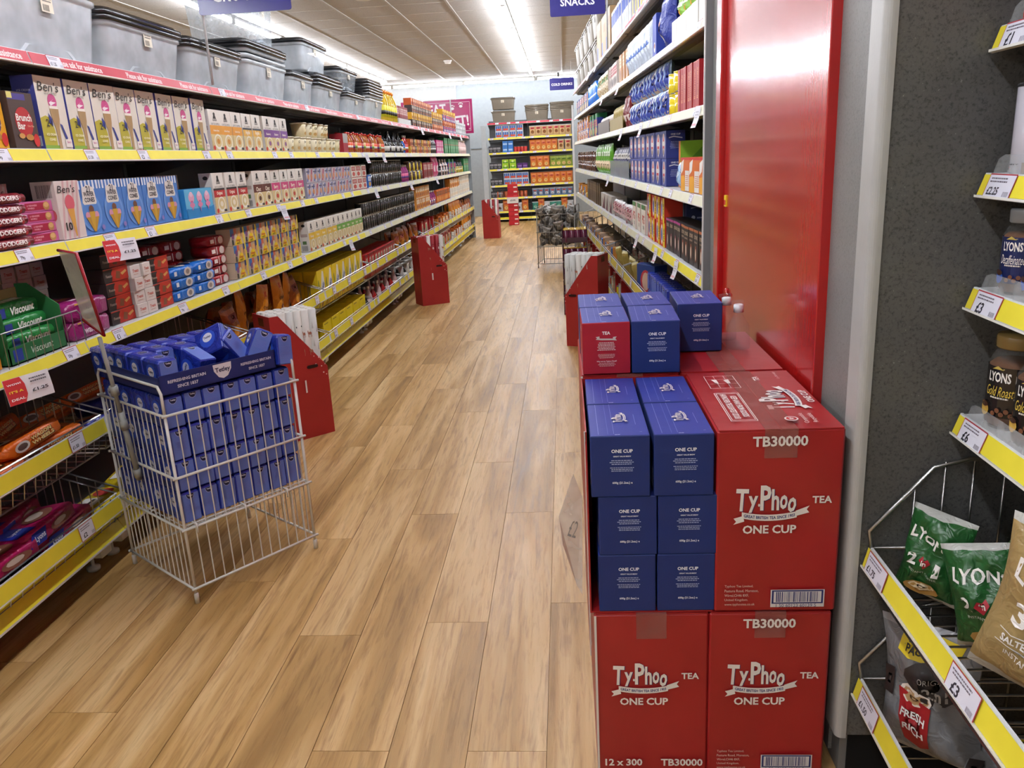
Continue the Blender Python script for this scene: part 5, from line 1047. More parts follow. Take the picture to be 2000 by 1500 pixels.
# promotion flags, wire rail
FLAG = flag_mesh(); SFLAG = small_flag()
def flag(side, a, z, lab, me=None): link(me or FLAG, 'promotion_flag' if not me else 'ticket_flag', None, side.P(a, 0, z), side.rz-.30, label=lab, category='price sign', group='hanging price flags')
flag(LEFT, 1.975, .765, 'red and white deal flag reading £1.25 below fourth shelf'); flag(LEFT, 2.565, 1.075, 'red and white deal flag below blue cone boxes')
for i, (a, z) in enumerate(((4.32, 1.085), (5.62, .77), (6.55, 1.085), (8.1, 1.085), (6.35, 1.36), (6.95, 1.36), (9.0, 1.63), (11.2, 1.63), (12.4, 1.63), (9.8, 1.085))):
    flag(LEFT, a, z, 'small white ticket flag on left shelves'+pos(i, 10), SFLAG)
for i, (a, z) in enumerate(((.08, 1.415), (1.55, 1.415), (2.45, 1.415), (3.35, 1.095), (.5, .80), (1.05, .80), (1.75, .80), (2.6, 1.705), (3.7, 1.705), (5.0, 2.0), (4.2, 2.0))):
    link(SFLAG, 'ticket_flag', None, RIGHT.P(a+.05, 0, z), RIGHT.rz+.15, label='small white ticket flag on right shelves'+pos(i, 11), category='price sign', group='hanging price flags')
m = MB(); m.tube([(0, 0, 0), (0, 0, .085), (.012, 0, .10), (.47, 0, .10), (.485, 0, .085), (.49, 0, 0)], .0025, CHR, 6)
for i in range(1, 12): m.tube([(i*.04, 0, 0), (i*.04, 0, .10)], .0015, CHR, 4)
o = m.build('wire_rail', None, LEFT.P(1.93, .012, Z3), LEFT.rz); o['label'] = 'low chrome wire rail in front of mint biscuits'; o['category'] = 'wire rail'

# ---------------- right run
R1, R2, R3, R4, R5 = 2.003, 1.708, 1.418, 1.098, .803
tallp = kbox('cereal_bag_box', .09, .31, .07, '#d8d4cc', [('r', 0, .7, 1, 1, '#c8302c'), ('r', .1, .1, .5, .65, '#e0c22a'), ('r', .55, .1, .9, .5, '#3a4a9a')]); bw = kbox('sugar_box', .10, .22, .08, '#e2e4e8', [('r', 0, .55, 1, .9, '#2c4a9c'), ('e', .5, .3, .25, .12, '#8aa0d0', 12)])
brn = kbox('cardboard_carton', .30, .30, .20, '#a8865c', [('r', .05, .05, .3, .4, '#3a5aa0'), ('r', .4, .6, .9, .8, '#8c6c44'), ('r', .48, 0, .52, 1, '#c9b48a')], cat='carton')
fill(RIGHT, 1.3, 2.15, R1, tallp, 8, 'tall white red and yellow pack on highest right shelf'); fill(RIGHT, 2.2, 3.3, R1, bw, 9, 'white and blue pack on highest right shelf'); fill(RIGHT, 3.4, 4.45, R1, brn, 3, 'plain cardboard carton on highest right shelf'); fill(RIGHT, .1, 1.25, R1, tallp, 10, 'tall pack above the frame, highest right shelf')
BR = mat('#6d675c', 'gloss')
for i, a in enumerate((4.75, 5.35, 5.95, 6.55, 7.12)):
    for t_ in range(2): put_storage(a, .54, .20, .36, 'taupe plastic bin on highest right shelf, %s, %s tier' % (('nearest', 'second', 'third', 'fourth', 'farthest')[i], ('lower', 'upper')[t_]), z=R1+t_*.255, side=RIGHT, off=.03, lids=1, rims=1, body='card', bodyc='#7a7366', lidm=BR)
cup = kbox('cup_pack', .105, .085, .10, '#dcdad4', [('p', [(.2, .3), (.8, .3), (.95, 1), (.05, 1)], '#e6e4de')], cat='cup pack'); grp_ = kpouch('green_pouch', .10, .12, .04, '#7fae3c', [('e', .5, .8, .06, .03, '#20301a', 10), ('r', .2, .45, .8, .62, '#e4ecd2'), ('p', [(.3, .1), (.6, .1), (.75, .4)], '#d8903c')], None, 12, seal='#8ab84a')
fill(RIGHT, .02, .80, R2, cup, 7, 'white cup pack on shelf beside pillar', off=.02); fill(RIGHT, .05, .82, R2, grp_, 7, 'green and white pouch standing on a cup pack', off=.05, z0=.087)
bigb = kpouch('drink_powder_bag', .22, .245, .11, '#1f2f86', [('e', .35, .42, .22, .12, '#b87a5a', 16), ('e', .35, .25, .20, .10, '#e2ded8', 14), ('t', 'Horlicks', .62, .45, .5, '#e8eaf2', dict(a=PI/2, sk=.2, b=False))][:2], None, 13, seal='#1f2f86', wr=.006)
fill(RIGHT, .86, 1.20, R2, bigb, 1, 'large navy drink powder bag in gap of upper shelf', off=.01)
fill(RIGHT, 1.25, 1.40, R2, kbox('chocolate_drink_box', .13, .20, .07, '#2f43a0', [('e', .55, .25, .2, .12, '#e0dcd6', 14), ('e', .55, .28, .16, .06, '#a86a4a', 14)]), 1, 'flat blue drink box beside foil bags'); foil = kpouch('foil_bag', .12, .20, .05, '#b9c4d2', [('r', .2, .3, .8, .6, '#d6e0ea'), ('e', .5, .45, .2, .08, '#5a7ac0', 10)], None, 14, seal='#c9d2dc')
fill(RIGHT, 1.42, 2.33, R2, foil, 9, 'pale blue foil bag on upper right shelf', off=.015); fill(RIGHT, 2.36, 2.85, R2, sbox('biscuit_carton', .14, .18, .08, '#b8824e', '#d8b48a', '#8c5a30'), 3, 'tan carton on upper right shelf'); fill(RIGHT, 2.88, 3.65, R2, sbox('recipe_box', .07, .17, .10, '#c9bdb4', '#9c2430', '#3a2420'), 9, 'red and white upright box on upper right shelf', rzj=.12)
pop = kpouch('popcorn_bag', .15, .20, .07, '#a58a5e', [('r', .2, .55, .8, .75, '#4a7a3c')], lambda u, v: '#d8ccb0' if (int(u*8)+int(v*9)) % 2 else None, 15); fill(RIGHT, 3.7, 4.6, R2, pop, 5, 'brown popcorn bag on upper right shelf'); fill(RIGHT, 4.7, 5.6, R2, kcan('water_bottle', .05, .19, '#2a72c8', [('r', -.8, .05, .8, .11, '#dfe8f0')], lidc='#2a72c8', cat='bottle'), 8, 'blue bottle near far end of upper shelf'); fill(RIGHT, 5.65, 7.4, R2, [sbox('mixed_box', .12, .17, .08, '#8c8478', '#c84a3a', '#d8c8a8'), sbox('mixed_box', .12, .17, .08, '#4a5a9c', '#d8d4cc', '#c8a03a')], 13, 'mixed upright box at far end of upper shelf')
slip = kpouch('hot_water_bottle_box', .14, .235, .07, '#b81c1c', [('r', .1, .66, .9, .80, '#e0b82a'), ('p', [(.15, .3), (.5, .35), (.85, .3), (.8, .33), (.5, .385), (.2, .33)], '#eae4de'), ('r', .2, .05, .45, .2, '#e8e4de'), ('b', .22, .06, .43, .19, '#3a3a3a')], None, 16, 'box', '#b81c1c', wr=.001, mk='gloss')
bourn = kbox('cocoa_box', .058, .172, .10, '#9c1e26', [('f', .03, .01, .97, .99, .008, '#d8a08a'), ('t', 'Bournville', .5, .52, 1.9, '#e2a06a', dict(a=PI/2, b=False))], top=[('r', 0, 0, 1, 1, '#7c1a20')]); ytub = kcan('drink_tub', .055, .088, '#dcc42a', [('e', -.3, .045, .5, .02, '#c8442a', 12), ('e', .6, .05, .3, .015, '#3a6ab0', 10)], lidc='#e0c81c', cat='tub', n=20)
fill(RIGHT, .03, .23, R3, slip, 1, 'red shaped pack with yellow band beside grey pillar panel'); fill(RIGHT, .25, .70, R3, bourn, 7, 'narrow dark red cocoa box', rzj=.05); fill(RIGHT, .71, .98, R3, ytub, 2, 'yellow drink tub with yellow lid', tiers=2, rzj=.3); put(kcan('cocoa_tub', .05, .12, '#5a1c22', [], lidc='#3a1216', cat='tub', n=20), RIGHT.P(.66, .20, R3+.0), 0, 'dark maroon tub behind the red cocoa boxes')
sac = kpouch('sachet_bag', .115, .125, .05, '#7f9cc8', [('p', [(.1, .0), (.5, .0), (.3, .55)], '#b8866a'), ('e', .3, .75, .2, .12, '#e2e6ee', 10), ('r', .6, .1, .95, .9, '#26388c')], None, 17, seal='#9cb4d8'); sac2 = kpouch('sachet_bag', .115, .125, .05, '#c9b48a', [('r', .5, .1, .95, .9, '#26388c'), ('e', .3, .5, .18, .2, '#e8dcc0', 10), ('r', .1, .1, .3, .3, '#d8b02a')], None, 18, seal='#d8d4c8')
fill(RIGHT, 1.0, 2.32, R3, [sac2, sac, sac, sac], 12, 'blue and white sachet bag', tiers=2); fill(RIGHT, 2.35, 2.65, R3, kpouch('sachet_bag', .12, .20, .05, '#6a141c', [('r', .2, .2, .8, .4, '#d8c8c0')], None, 19, seal='#7c1a20'), 2, 'dark red bag after the blue sachet bags')
gold = kpouch('coffee_pouch', .10, .17, .05, '#a08c4a', [], None, 20, seal='#d8d0a0'); fill(RIGHT, 2.68, 3.5, R3, gold, 7, 'gold pouch in kraft tray', off=.05); MB().box(-.41, .41, 0, .004, 0, .085, '#9c8c5c').box(-.41, .41, 0, .12, 0, .003, '#9c8c5c').build('kraft_tray', None, RIGHT.P(3.09, .03, R3), RIGHT.rz, label='kraft cardboard tray holding gold pouches', category='tray')
fill(RIGHT, 3.56, 4.5, R3, kpouch('sachet_bag', .10, .14, .05, '#c9bcb4', [('r', .2, .3, .8, .6, '#a82c34')], None, 21), 8, 'white and red bag in grey tray', off=.05); MB().box(-.48, .48, 0, .004, 0, .10, '#6f6862').build('kraft_tray', None, RIGHT.P(4.04, .03, R3), RIGHT.rz, label='grey-brown cardboard tray before white and red bags', category='tray')
fill(RIGHT, 4.6, 5.6, R3, [nvx, grx, orx], 10, 'colourful upright box on middle right shelf'); fill(RIGHT, 5.65, 7.4, R3, [blubx, orb, frb], 14, 'mixed low box at far end of middle shelf', tiers=2)
oro = kbox('food_storage_tub', .185, .135, .12, '#c8641c', [('r', 0, .93, 1, 1, '#c02422'), ('p', [(.04, .5), (.28, .62), (.36, .95), (.06, .85)], '#e6e0d8'), ('p', [(.05, 0), (.5, 0), (.5, .38), (.4, .48), (.05, .44)], '#e0a02a'), ('r', .52, .02, .96, .62, '#dcd8d2'), ('l', .55, .15, .93, .5, 6, '#c8743a')], side=[('r', 0, .93, 1, 1, '#c02422')], cat='tub'); juice = kbox('sweetener_carton', .115, .205, .09, '#c87a1c', [('p', [(0, .4), (1, .95), (1, 1), (0, 1)], '#7fb02a'), ('p', [(0, .2), (1, .7), (1, .95), (0, .4)], '#5a8c22'), ('r', .3, .28, .9, .44, '#9cc02a'), ('t', 'BE YOU', .6, .36, .45, '#4a3a14')], cat='carton')
fill(RIGHT, .03, .56, R4, oro, 3, 'orange tub with red rim beside pillar', off=.02); [put(juice, RIGHT.P(.86-.01*i, .13+.125*i, R4), .05*(i-1), 'green and orange carton behind orange tubs, '+('leftmost', 'middle one', 'hidden by the pillar')[i], 'green and orange cartons') for i in range(3)]; fill(RIGHT, .60, .78, R4, kpouch('sachet_bag', .15, .12, .06, '#6f9ccc', [('r', .5, .1, .95, .9, '#a8c4e0'), ('e', .3, .5, .2, .15, '#c9d8e8', 10)], None, 23, seal='#a8c4dc'), 1, 'light blue bag between orange tubs and blue boxes')
rk = kbox('tea_bag_box', .155, .128, .09, '#27357e', [('p', [(.5-.30, .55), (.34, .85), (.5, .97), (.66, .85), (.8, .55), (.66, .2), (.5, .03), (.34, .2)], '#d8cfc8'), ('p', [(.38, .62), (.5, .92), (.62, .62)], '#c02c30'), ('r', .34, .36, .66, .46, '#b83038'), ('e', .5, .24, .10, .12, '#6a4a3a', 10), ('r', .02, .9, .98, .98, '#3a4a98')], side=[('t', 'ONE CUP', .5, .86, .5, '#dfe2ee'), ('p', [(.15, .72), (.4, .76), (.85, .70), (.85, .74), (.4, .80), (.15, .76)], '#c9cede'), ('l', .2, .35, .8, .62, 5, '#8f9acc')]); fill(RIGHT, .98, 2.33, R4, rk, 8, 'blue tea bag box with pointed white emblem', tiers=2)
navb = kpouch('coffee_bag', .12, .20, .06, '#20264c', [('e', .5, .4, .2, .12, '#b8a878', 10), ('r', .2, .62, .8, .8, '#c9c4bc')], lambda u, v: '#8c8ca0' if (int(u*6)+int(v*7)) % 3 == 0 else None, 24, seal='#3a3f66'); fill(RIGHT, 2.4, 3.5, R4, navb, 9, 'navy coffee bag in clear tray', off=.05); MB().box(-.56, .56, 0, .004, 0, .11, mat('#9aa4ac', 'milky')).build('clear_tray', None, RIGHT.P(2.95, .03, R4), RIGHT.rz, label='clear plastic tray in front of navy coffee bags', category='tray')
lime = kpouch('tea_bag_pouch', .16, .24, .07, '#5a9c2c', [('e', .5, .3, .3, .15, '#d8c0a0', 12), ('r', .2, .6, .8, .75, '#e2ecd8')], None, 25, seal='#4a8a24'); fill(RIGHT, 3.6, 4.9, R4, lime, 7, 'bright green pouch on right shelf'); fill(RIGHT, 4.95, 7.4, R4, [jarD, jarL, K('jam_jar', jarL.me, .06, .09, .06, 'jar')], 26, 'brown jar at far end of right shelf', tiers=2)
cof = kbox('coffee_pod_box', .092, .150, .10, '#2a2220', [('r', 0, .93, 1, 1, '#a8603c'), ('t', 'LYONS', .5, .80, .7, '#b8a58c'), ('e', .5, .36, .17, .22, '#8c4a30', 14), ('e', .5, .34, .10, .16, '#d8cbb8', 14), ('l', .2, .62, .8, .72, 1, '#8c7a6a')], top=[('r', 0, 0, 1, 1, '#1e1a19')]); cof2 = kbox('coffee_pod_box', .092, .150, .10, '#262022', [('r', 0, .93, 1, 1, '#a03a7a'), ('t', 'LYONS', .5, .80, .7, '#b8a58c'), ('e', .5, .36, .17, .22, '#7a3a4a', 14), ('e', .5, .34, .10, .16, '#d8cbb8', 14)], top=[('r', 0, 0, 1, 1, '#1e1a19')])
fill(RIGHT, .06, .62, R5, cof, 6, 'black coffee pod box with orange top edge'); fill(RIGHT, .62, .99, R5, cof2, 4, 'black coffee pod box with purple top edge')
ntea = kbox('tea_box', .115, .115, .09, '#1a2448', [('t', 'TEA', .5, .82, .3, '#a8acc4'), ('p', [(.2, .6), (.4, .64), (.8, .58), (.8, .64), (.4, .70), (.2, .66)], '#8a90aa'), ('e', .3, .25, .08, .08, '#b8bcc8', 8), ('r', .45, .2, .85, .26, '#8a90aa')]); [put(ntea, RIGHT.P(1.01, .185+.119*i, R5+.001+.116*t_), .03*(i-1), 'navy tea box behind coffee pod boxes, %s, %s' % (('left', 'middle', 'right')[i], ('lower', 'upper')[t_]), 'navy tea boxes') for i in range(3) for t_ in range(2)]
ryt = kbox('tea_bag_box', .13, .118, .09, '#b8301c', [('e', .35, .5, .24, .42, '#dcd4cc', 14), ('e', .35, .5, .16, .28, '#3a4a8c', 12), ('r', .62, 0, 1, 1, '#e0c420'), ('t', 'FREE', .82, .5, .5, '#3a2a14', dict(a=PI/2))]); pg = kbox('tea_bag_box', .155, .165, .09, '#ddd8cc', [('r', 0, .84, 1, 1, '#4a7a4a'), ('t', 'PG', .45, .5, .5, '#b02a28'), ('t', 'tips', .5, .22, .36, '#5a564c', dict(b=False)), ('r', .94, 0, 1, 1, '#b02a28')])
fill(RIGHT, 1.02, 1.60, R5, ryt, 4, 'red and yellow tea box', tiers=2); fill(RIGHT, 1.65, 2.25, R5, pg, 3, 'white tea box with green top band'); silv = kpouch('foil_bag', .13, .12, .05, '#b0aaa6', [('r', .2, .3, .8, .7, '#c9a0a0')], lambda u, v: '#8a3a4a' if (int(u*5)+int(v*6)) % 3 == 0 else None, 27); fill(RIGHT, 2.3, 3.4, R5, silv, 9, 'crumpled silver snack bag on lowest flat shelf', rzj=.5)
fill(RIGHT, 3.45, 4.4, R5, kbox('display_carton', .30, .13, .12, '#b9b4ac', [('p', [(.3, 0), (1, 0), (1, .9)], '#5a2434'), ('e', .4, .5, .05, .2, '#2a2a2a', 8)], cat='carton'), 3, 'white and maroon display carton on lowest flat shelf'); fill(RIGHT, 4.5, 6.0, R5, sbox('wicker_box', .15, .20, .12, '#4f3c24', '#6a5434', '#3a2a18'), 9, 'brown woven-look box at lowest flat shelf'); fill(RIGHT, 6.05, 7.4, R5, [yelpk, orb, blubx], 8, 'yellow or orange pack at far end, lowest flat shelf')
# goods in the right baskets
TPK = K('tea_pack', TK, .0595, .098, .10, 'tea pack'); fill(RIGHT, 1.0, 2.1, .40, TPK, 16, 'blue tea pack in right-hand basket', tiers=2, off=.04, rzj=.1); fill(RIGHT, .1, .95, .40, TPK, 12, 'blue tea pack in basket hidden by carton stack', off=.04)
for i in range(8):
    tilt(silv if i % 2 else gold, RIGHT, 2.25+.16*i, .09+.04*(i % 2), .41, 'shiny foil bag in right-hand basket'+pos(i, 8), .2, .2*(i % 3-1), .3); tilt(silv if i % 3 else yelpk, RIGHT, 2.2+.16*i, .22, .44, 'foil bag at back of right-hand basket'+pos(i, 8), .3, .1, 0)
    tilt(silv if i % 2 else snak, RIGHT, 1.3+.2*i, .10, .14, 'foil or brown bag in lower right-hand basket'+pos(i, 8), .15, .1, .2)
put(kbox('gift_tea_box', .17, .19, .09, '#1f3a78', [('e', .5, .5, .3, .35, '#a83040', 16), ('e', .5, .5, .2, .28, '#c9a894', 12)]), RIGHT.P(1.72, .075, .44), RIGHT.rz+.5, 'blue and red box turned outward in right-hand basket')
fill(RIGHT, 3.6, 7.4, .40, [orb, blubx, sbox('mixed_box', .12, .14, .08, '#c9a88a', '#5a3a24', '#d8d0c0')], 28, 'assorted low box in far right-hand baskets', off=.05, rzj=.2); fill(RIGHT, 3.0, 7.4, .13, [jarY, redcan, whb], 30, 'assorted tub in lower far right-hand baskets', off=.06, rzj=.2)
# ---------------- things standing in the aisle at right
RX = Vector((-.085, 9.66, 0)); wire_stand(RX, math.radians(-8), 'grey wire dump basket of silver packs in the aisle at right', .44, .44, .62, .70, col=mat('#9a9a96', 'paint'), nx=9, ny=9)
sil2 = kpouch('foil_snack_bag', .115, .13, .045, '#545250', [('e', .5, .42, .3, .2, '#8f8c86', 10), ('r', .3, .6, .7, .7, '#b9b7b2')], lambda u, v: '#8b8986' if v > .7 else ('#3c3a3a' if v < .3 else None), 31, seal='#c4c2be')
M8 = Matrix.Rotation(math.radians(-8), 3, 'Z'); nb_ = 0
for k in range(5):
    for i in range(4):
        for j in range(3):
            if 0 < i < 3 and j == 1 and k < 4: continue
            p = RX+M8 @ Vector((-.15+.10*i, -.15+.15*j, .26+.08*k))
            nb_ += 1; link(sil2.me, 'foil_snack_bag', None, p, rot=(rnd.uniform(-.9, .6), rnd.uniform(-.6, .6), rnd.uniform(-.6, .6)), label='crumpled silver and black bag in grey wire basket, %s layer, %s %s' % (('bottom', 'second', 'third', 'fourth', 'top')[k], ('front', 'middle', 'back')[j], ('left', 'centre left', 'centre right', 'right')[i]), category='snack bag', group='silver bags in wire basket')
pj = kcan('honey_jar', .026, .10, '#5a2238', [('p', [(-1.0, .01), (.9, .01), (.2, .05)], '#c9a42a'), ('r', -.6, .06, .6, .075, '#c9a8b8')], lidc='#b8963a', cat='jar', n=14)
for t_ in range(5):
    z0 = .005+t_*.146; ww = MB().box(-.10, .10, -.10, .10, z0, z0+.004, '#4a3038').box(-.10, .10, -.10, -.097, z0, z0+.04, '#4a3038').box(-.10, .10, .097, .10, z0, z0+.04, '#4a3038').box(-.10, -.097, -.10, .10, z0, z0+.135, '#5c3a4c').box(.097, .10, -.10, .10, z0, z0+.135, '#5c3a4c')
    tn2 = ('bottom', 'second', 'middle', 'fourth', 'top')[t_]
    ww.build('display_tray', None, (.072, 6.6, 0), -.05, label='purple-brown cardboard tray of jars, %s of the stack' % tn2, category='tray', group='jar trays')
    for i in range(4):
        for j in range(4 if t_ == 4 else 1): put(pj, (.072-.072+.048*i, 6.528+.048*j, z0+.005), 0, 'purple jar with gold lid, %s tray, %s %s' % (tn2, ('front row', 'second row', 'third row', 'back row')[j], ('leftmost', 'second from left', 'second from right', 'rightmost')[i]), 'purple jars with gold lids')
# red promotion stack by the far shelves
for k in range(9):
    kb_ = kbox('chocolate_carton', .19, .085, .15, '#b01a24', [('r', .6, .2, .95, .5, '#e2ccc8'), ('r', 0, 0, 1, .06, '#7c1018')]) if k == 0 else kb_
    put(kb_, (-1.0+.004*(k % 2), 15.9, .002+k*.0862), .03*(k % 3-1), 'red carton in stack before far shelves, '+('bottom one', 'second up', 'third up', 'fourth up', 'fifth up', 'sixth up', 'seventh up', 'eighth up', 'top one')[k], 'red carton stack')
o = MB().box(-.11, .11, -.005, 0, 0, .14, '#d9d6d2').box(-.11, .11, -.006, 0, .115, .14, '#c02a30'); art(o, lambda u, v, l: (u, -.006-.0006*l, v), [('t', '£3.99', 0, .055, .10, '#3a3a40')])
o = o.build('price_card', None, (-1.0, 15.81, .42)); o['label'] = 'white £3.99 price card on red carton stack'; o['category'] = 'price sign'
# ---------------- far shelving goods
crm = kpouch('snack_bag', .13, .20, .06, '#c9a878', [('e', .5, .4, .28, .18, '#8c5a30', 12), ('r', .2, .66, .8, .84, '#b0303a')], None, 41); ora = kpouch('snack_bag', .14, .22, .07, '#d07a34', [('e', .5, .3, .28, .16, '#e8c078', 12), ('r', .2, .6, .8, .76, '#b84a24')], None, 42, seal='#c9682a'); grn = kpouch('snack_bag', .14, .21, .07, '#8a9c3a', [('e', .5, .3, .28, .16, '#dcc07a', 12), ('r', .2, .6, .8, .76, '#5a7a2a')], None, 43, seal='#7a8c34')
blu = kpouch('snack_bag', .12, .15, .06, '#6a86a8', [('e', .5, .35, .28, .2, '#c9ccd0', 12), ('r', .2, .62, .8, .8, '#b04a3a')], None, 44); teal = kpouch('snack_bag', .13, .16, .06, '#2c7a6a', [('e', .5, .4, .28, .18, '#8ac0a8', 12)], None, 45); wht = kpouch('snack_bag', .13, .16, .06, '#b9bec4', [('e', .5, .4, .28, .18, '#6a4a3a', 12)], None, 46)
mp = kbox('can_multipack', .13, .12, .10, '#c9d0d6', [('r', .05, .1, .3, .9, '#3a62a8'), ('r', .35, .1, .6, .9, '#3a62a8'), ('r', .65, .1, .9, .9, '#3a62a8'), ('e', .33, .3, .2, .18, '#c8502a', 10), ('e', .7, .3, .2, .18, '#c8502a', 10)], cat='multipack', mk='film'); gmp = kbox('can_multipack', .13, .09, .10, '#9cc42a', [('r', .1, .2, .9, .5, '#4a8a1c'), ('e', .5, .6, .2, .2, '#d8e8a0', 10)], cat='multipack'); pmp = kbox('can_multipack', .10, .10, .10, '#4a2468', [('r', .1, .3, .9, .6, '#8a6aa8')], cat='multipack'); bmp = kbox('can_multipack', .10, .11, .10, '#3a7ac8', [('r', .1, .3, .9, .6, '#a8c8e8')], cat='multipack'); rmp = kcan('drinks_can', .033, .105, '#b8342c', [('r', -.8, .04, .8, .06, '#e0d0c8')], cat='can', n=10); cop = kcan('sauce_jar', .036, .12, '#a8502c', [], lidc='#c9683a', cat='jar', n=10); blkp = kbox('battery_pack', .09, .13, .04, '#2c2c30', [('r', .1, .5, .9, .8, '#8c8c90'), ('e', .5, .3, .3, .15, '#6a6a6e', 10)], cat='battery pack')
FL = [.035+z for z in (1.915, 1.625, 1.34, 1.02, .70, .455, .18)]
fill(FAR, -1.35, -.78, FL[1], mp, 4, 'white and blue drinks multipack, highest far shelf', tiers=2); fill(FAR, -.66, .17, FL[1], crm, 7, 'cream snack bag on highest far shelf'); fill(FAR, -1.22, -1.0, FL[2], bmp, 2, 'blue drinks multipack, far second shelf', tiers=2); fill(FAR, -.99, -.72, FL[2], rmp, 4, 'red can on second far shelf', tiers=1)
fill(FAR, -.66, -.12, FL[2], ora, 5, 'orange snack bag on second far shelf'); fill(FAR, -.11, .17, FL[2], crm, 2, 'cream snack bag on second far shelf'); fill(FAR, -1.25, -.95, FL[3], gmp, 2, 'lime green multipack on third far shelf', tiers=2); fill(FAR, -.94, -.72, FL[3], pmp, 2, 'purple multipack on third far shelf'); fill(FAR, -.67, -.28, FL[3], ora, 3, 'orange snack bag on third far shelf'); fill(FAR, -.26, .17, FL[3], grn, 4, 'green snack bag on third far shelf')
fill(FAR, -1.22, -.72, FL[4], mp, 4, 'white and blue multipack on fourth far shelf', tiers=2); fill(FAR, -.67, .17, FL[4], ora, 7, 'orange snack bag on fourth far shelf'); fill(FAR, -1.4, -.75, FL[5], cop, 8, 'copper coloured jar on fifth far shelf'); fill(FAR, -.66, .17, FL[5], blu, 7, 'blue and white snack bag on fifth far shelf'); fill(FAR, -1.4, -.75, FL[6], [wht, ora, teal], 5, 'mixed snack bag at left of sixth far shelf'); fill(FAR, -.66, .17, FL[6], [teal, ora, wht, teal], 7, 'teal or orange snack bag on sixth far shelf')
for i, z in enumerate(FL[2:6]): fill(FAR, -1.49, -1.26, z-(.0 if i else 0), blkp, 3, 'black battery pack at left end, %s row' % ('top', 'second', 'third', 'lowest')[i], tiers=1)
for (a, lab, z, kw) in ((-1.17, 'taupe lidded bin at left on far shelving, lower', FL[0], dict(lids=1)), (-1.17, 'taupe lidded bin at left on far shelving, upper', FL[0]+.25, dict(lids=1)), (-.50, 'nested taupe bins at centre on far shelving', FL[0], dict(lids=1, rims=4)), (.0, 'nested taupe bins at right on far shelving', FL[0], dict(lids=1, rims=5))):
    put_storage(a, .47, .205, .34, lab, z=z, side=FAR, off=.03, body='card', bodyc='#7a7366', lidm=BR, **kw)
# ---------------- coffee unit at right
put(kcan('coffee_tin', .040, .135, '#b9b6be', [('r', -.9, .070, 1.2, .078, '#b82430'), ('r', -.1, .01, .12, .130, '#9c8c7c'), ('t', 'INFINITY', -.75, .112, 1.1, '#2a2a2e', dict(h=.012)), ('r', -1.2, .01, 1.4, .045, '#8f8d94')], lidc='#2a2a2c', cat='tin', n=28), NEAR.P(1.33, .056, 1.205), NEAR.rz+.6, 'silver coffee tin with red stripe on third coffee shelf')
put(kcan('coffee_tin', .040, .135, '#b9b6be', [('r', -.9, .070, 1.2, .078, '#b82430'), ('t', 'INFINITY', -.75, .112, 1.1, '#2a2a2e', dict(h=.012))], lidc='#2a2a2c', cat='tin', n=28), NEAR.P(1.235, .056, 1.205), NEAR.rz+.6, 'silver coffee tin, nearer of two on third coffee shelf')
put(kbox('biscuit_carton', .13, .19, .08, '#a81c22', [('e', .5, .55, .35, .2, '#d8a05a', 16), ('e', .5, .6, .2, .1, '#b87a3a', 12), ('t', 'SNACK', .5, .85, .6, '#efe6dc')][:2]), NEAR.P(1.27, .06, 1.428), NEAR.rz+.3, 'red carton with golden picture on upper coffee shelf')
def coffee(r, h, lid, lab, title, tcol, accent, sq=0):
    return kjar('coffee_jar', r, h, '#5a3416', lid, lab, [('t', 'LYONS', -.05, .80, .95, '#ece8e0', dict(h=.20)), ('t', title, 0, .52, 1.15, tcol, dict(h=.20, b=False, sk=.3)), ('r', .1, .96, 1.2, .975, '#b8a878'), ('p', [(-.35, .95), (-.1, 1.02), (.15, .95)], '#c9b45a'), ('l', -.4, .36, .5, .43, 1, '#cfc8c0'), ('e', -.62, .12, .30, .14, accent, 16), ('e', -.62, .22, .27, .06, '#3a2014', 14)]+[('e', -.1+.16*i, .08+.07*(i % 2), .09, .05, '#6a4028', 8) for i in range(7)], sq=sq)
dec = coffee(.034, .135, '#8f9296', '#1b2450', 'Decaffeinated', '#e8e4de', '#2c5ab8'); gol = coffee(.040, .158, '#8c7444', '#1e1a1a', 'Gold Roast', '#d8bc4a', '#c9a44a')
for i in range(4):
    put(dec, NEAR.P(1.335-.076*i, .055, 1.017), NEAR.rz+.55, 'navy-labelled coffee jar with grey lid, %s on its shelf' % ('farthest', 'second from panel', 'third from panel', 'nearest camera')[i], 'navy coffee jars'); put(gol, NEAR.P(1.335-.092*i, .062, .791), NEAR.rz+.55, 'black-labelled coffee jar with gold lid, %s on its shelf' % ('farthest', 'second from panel', 'third from panel', 'nearest camera')[i], 'black and gold coffee jars')
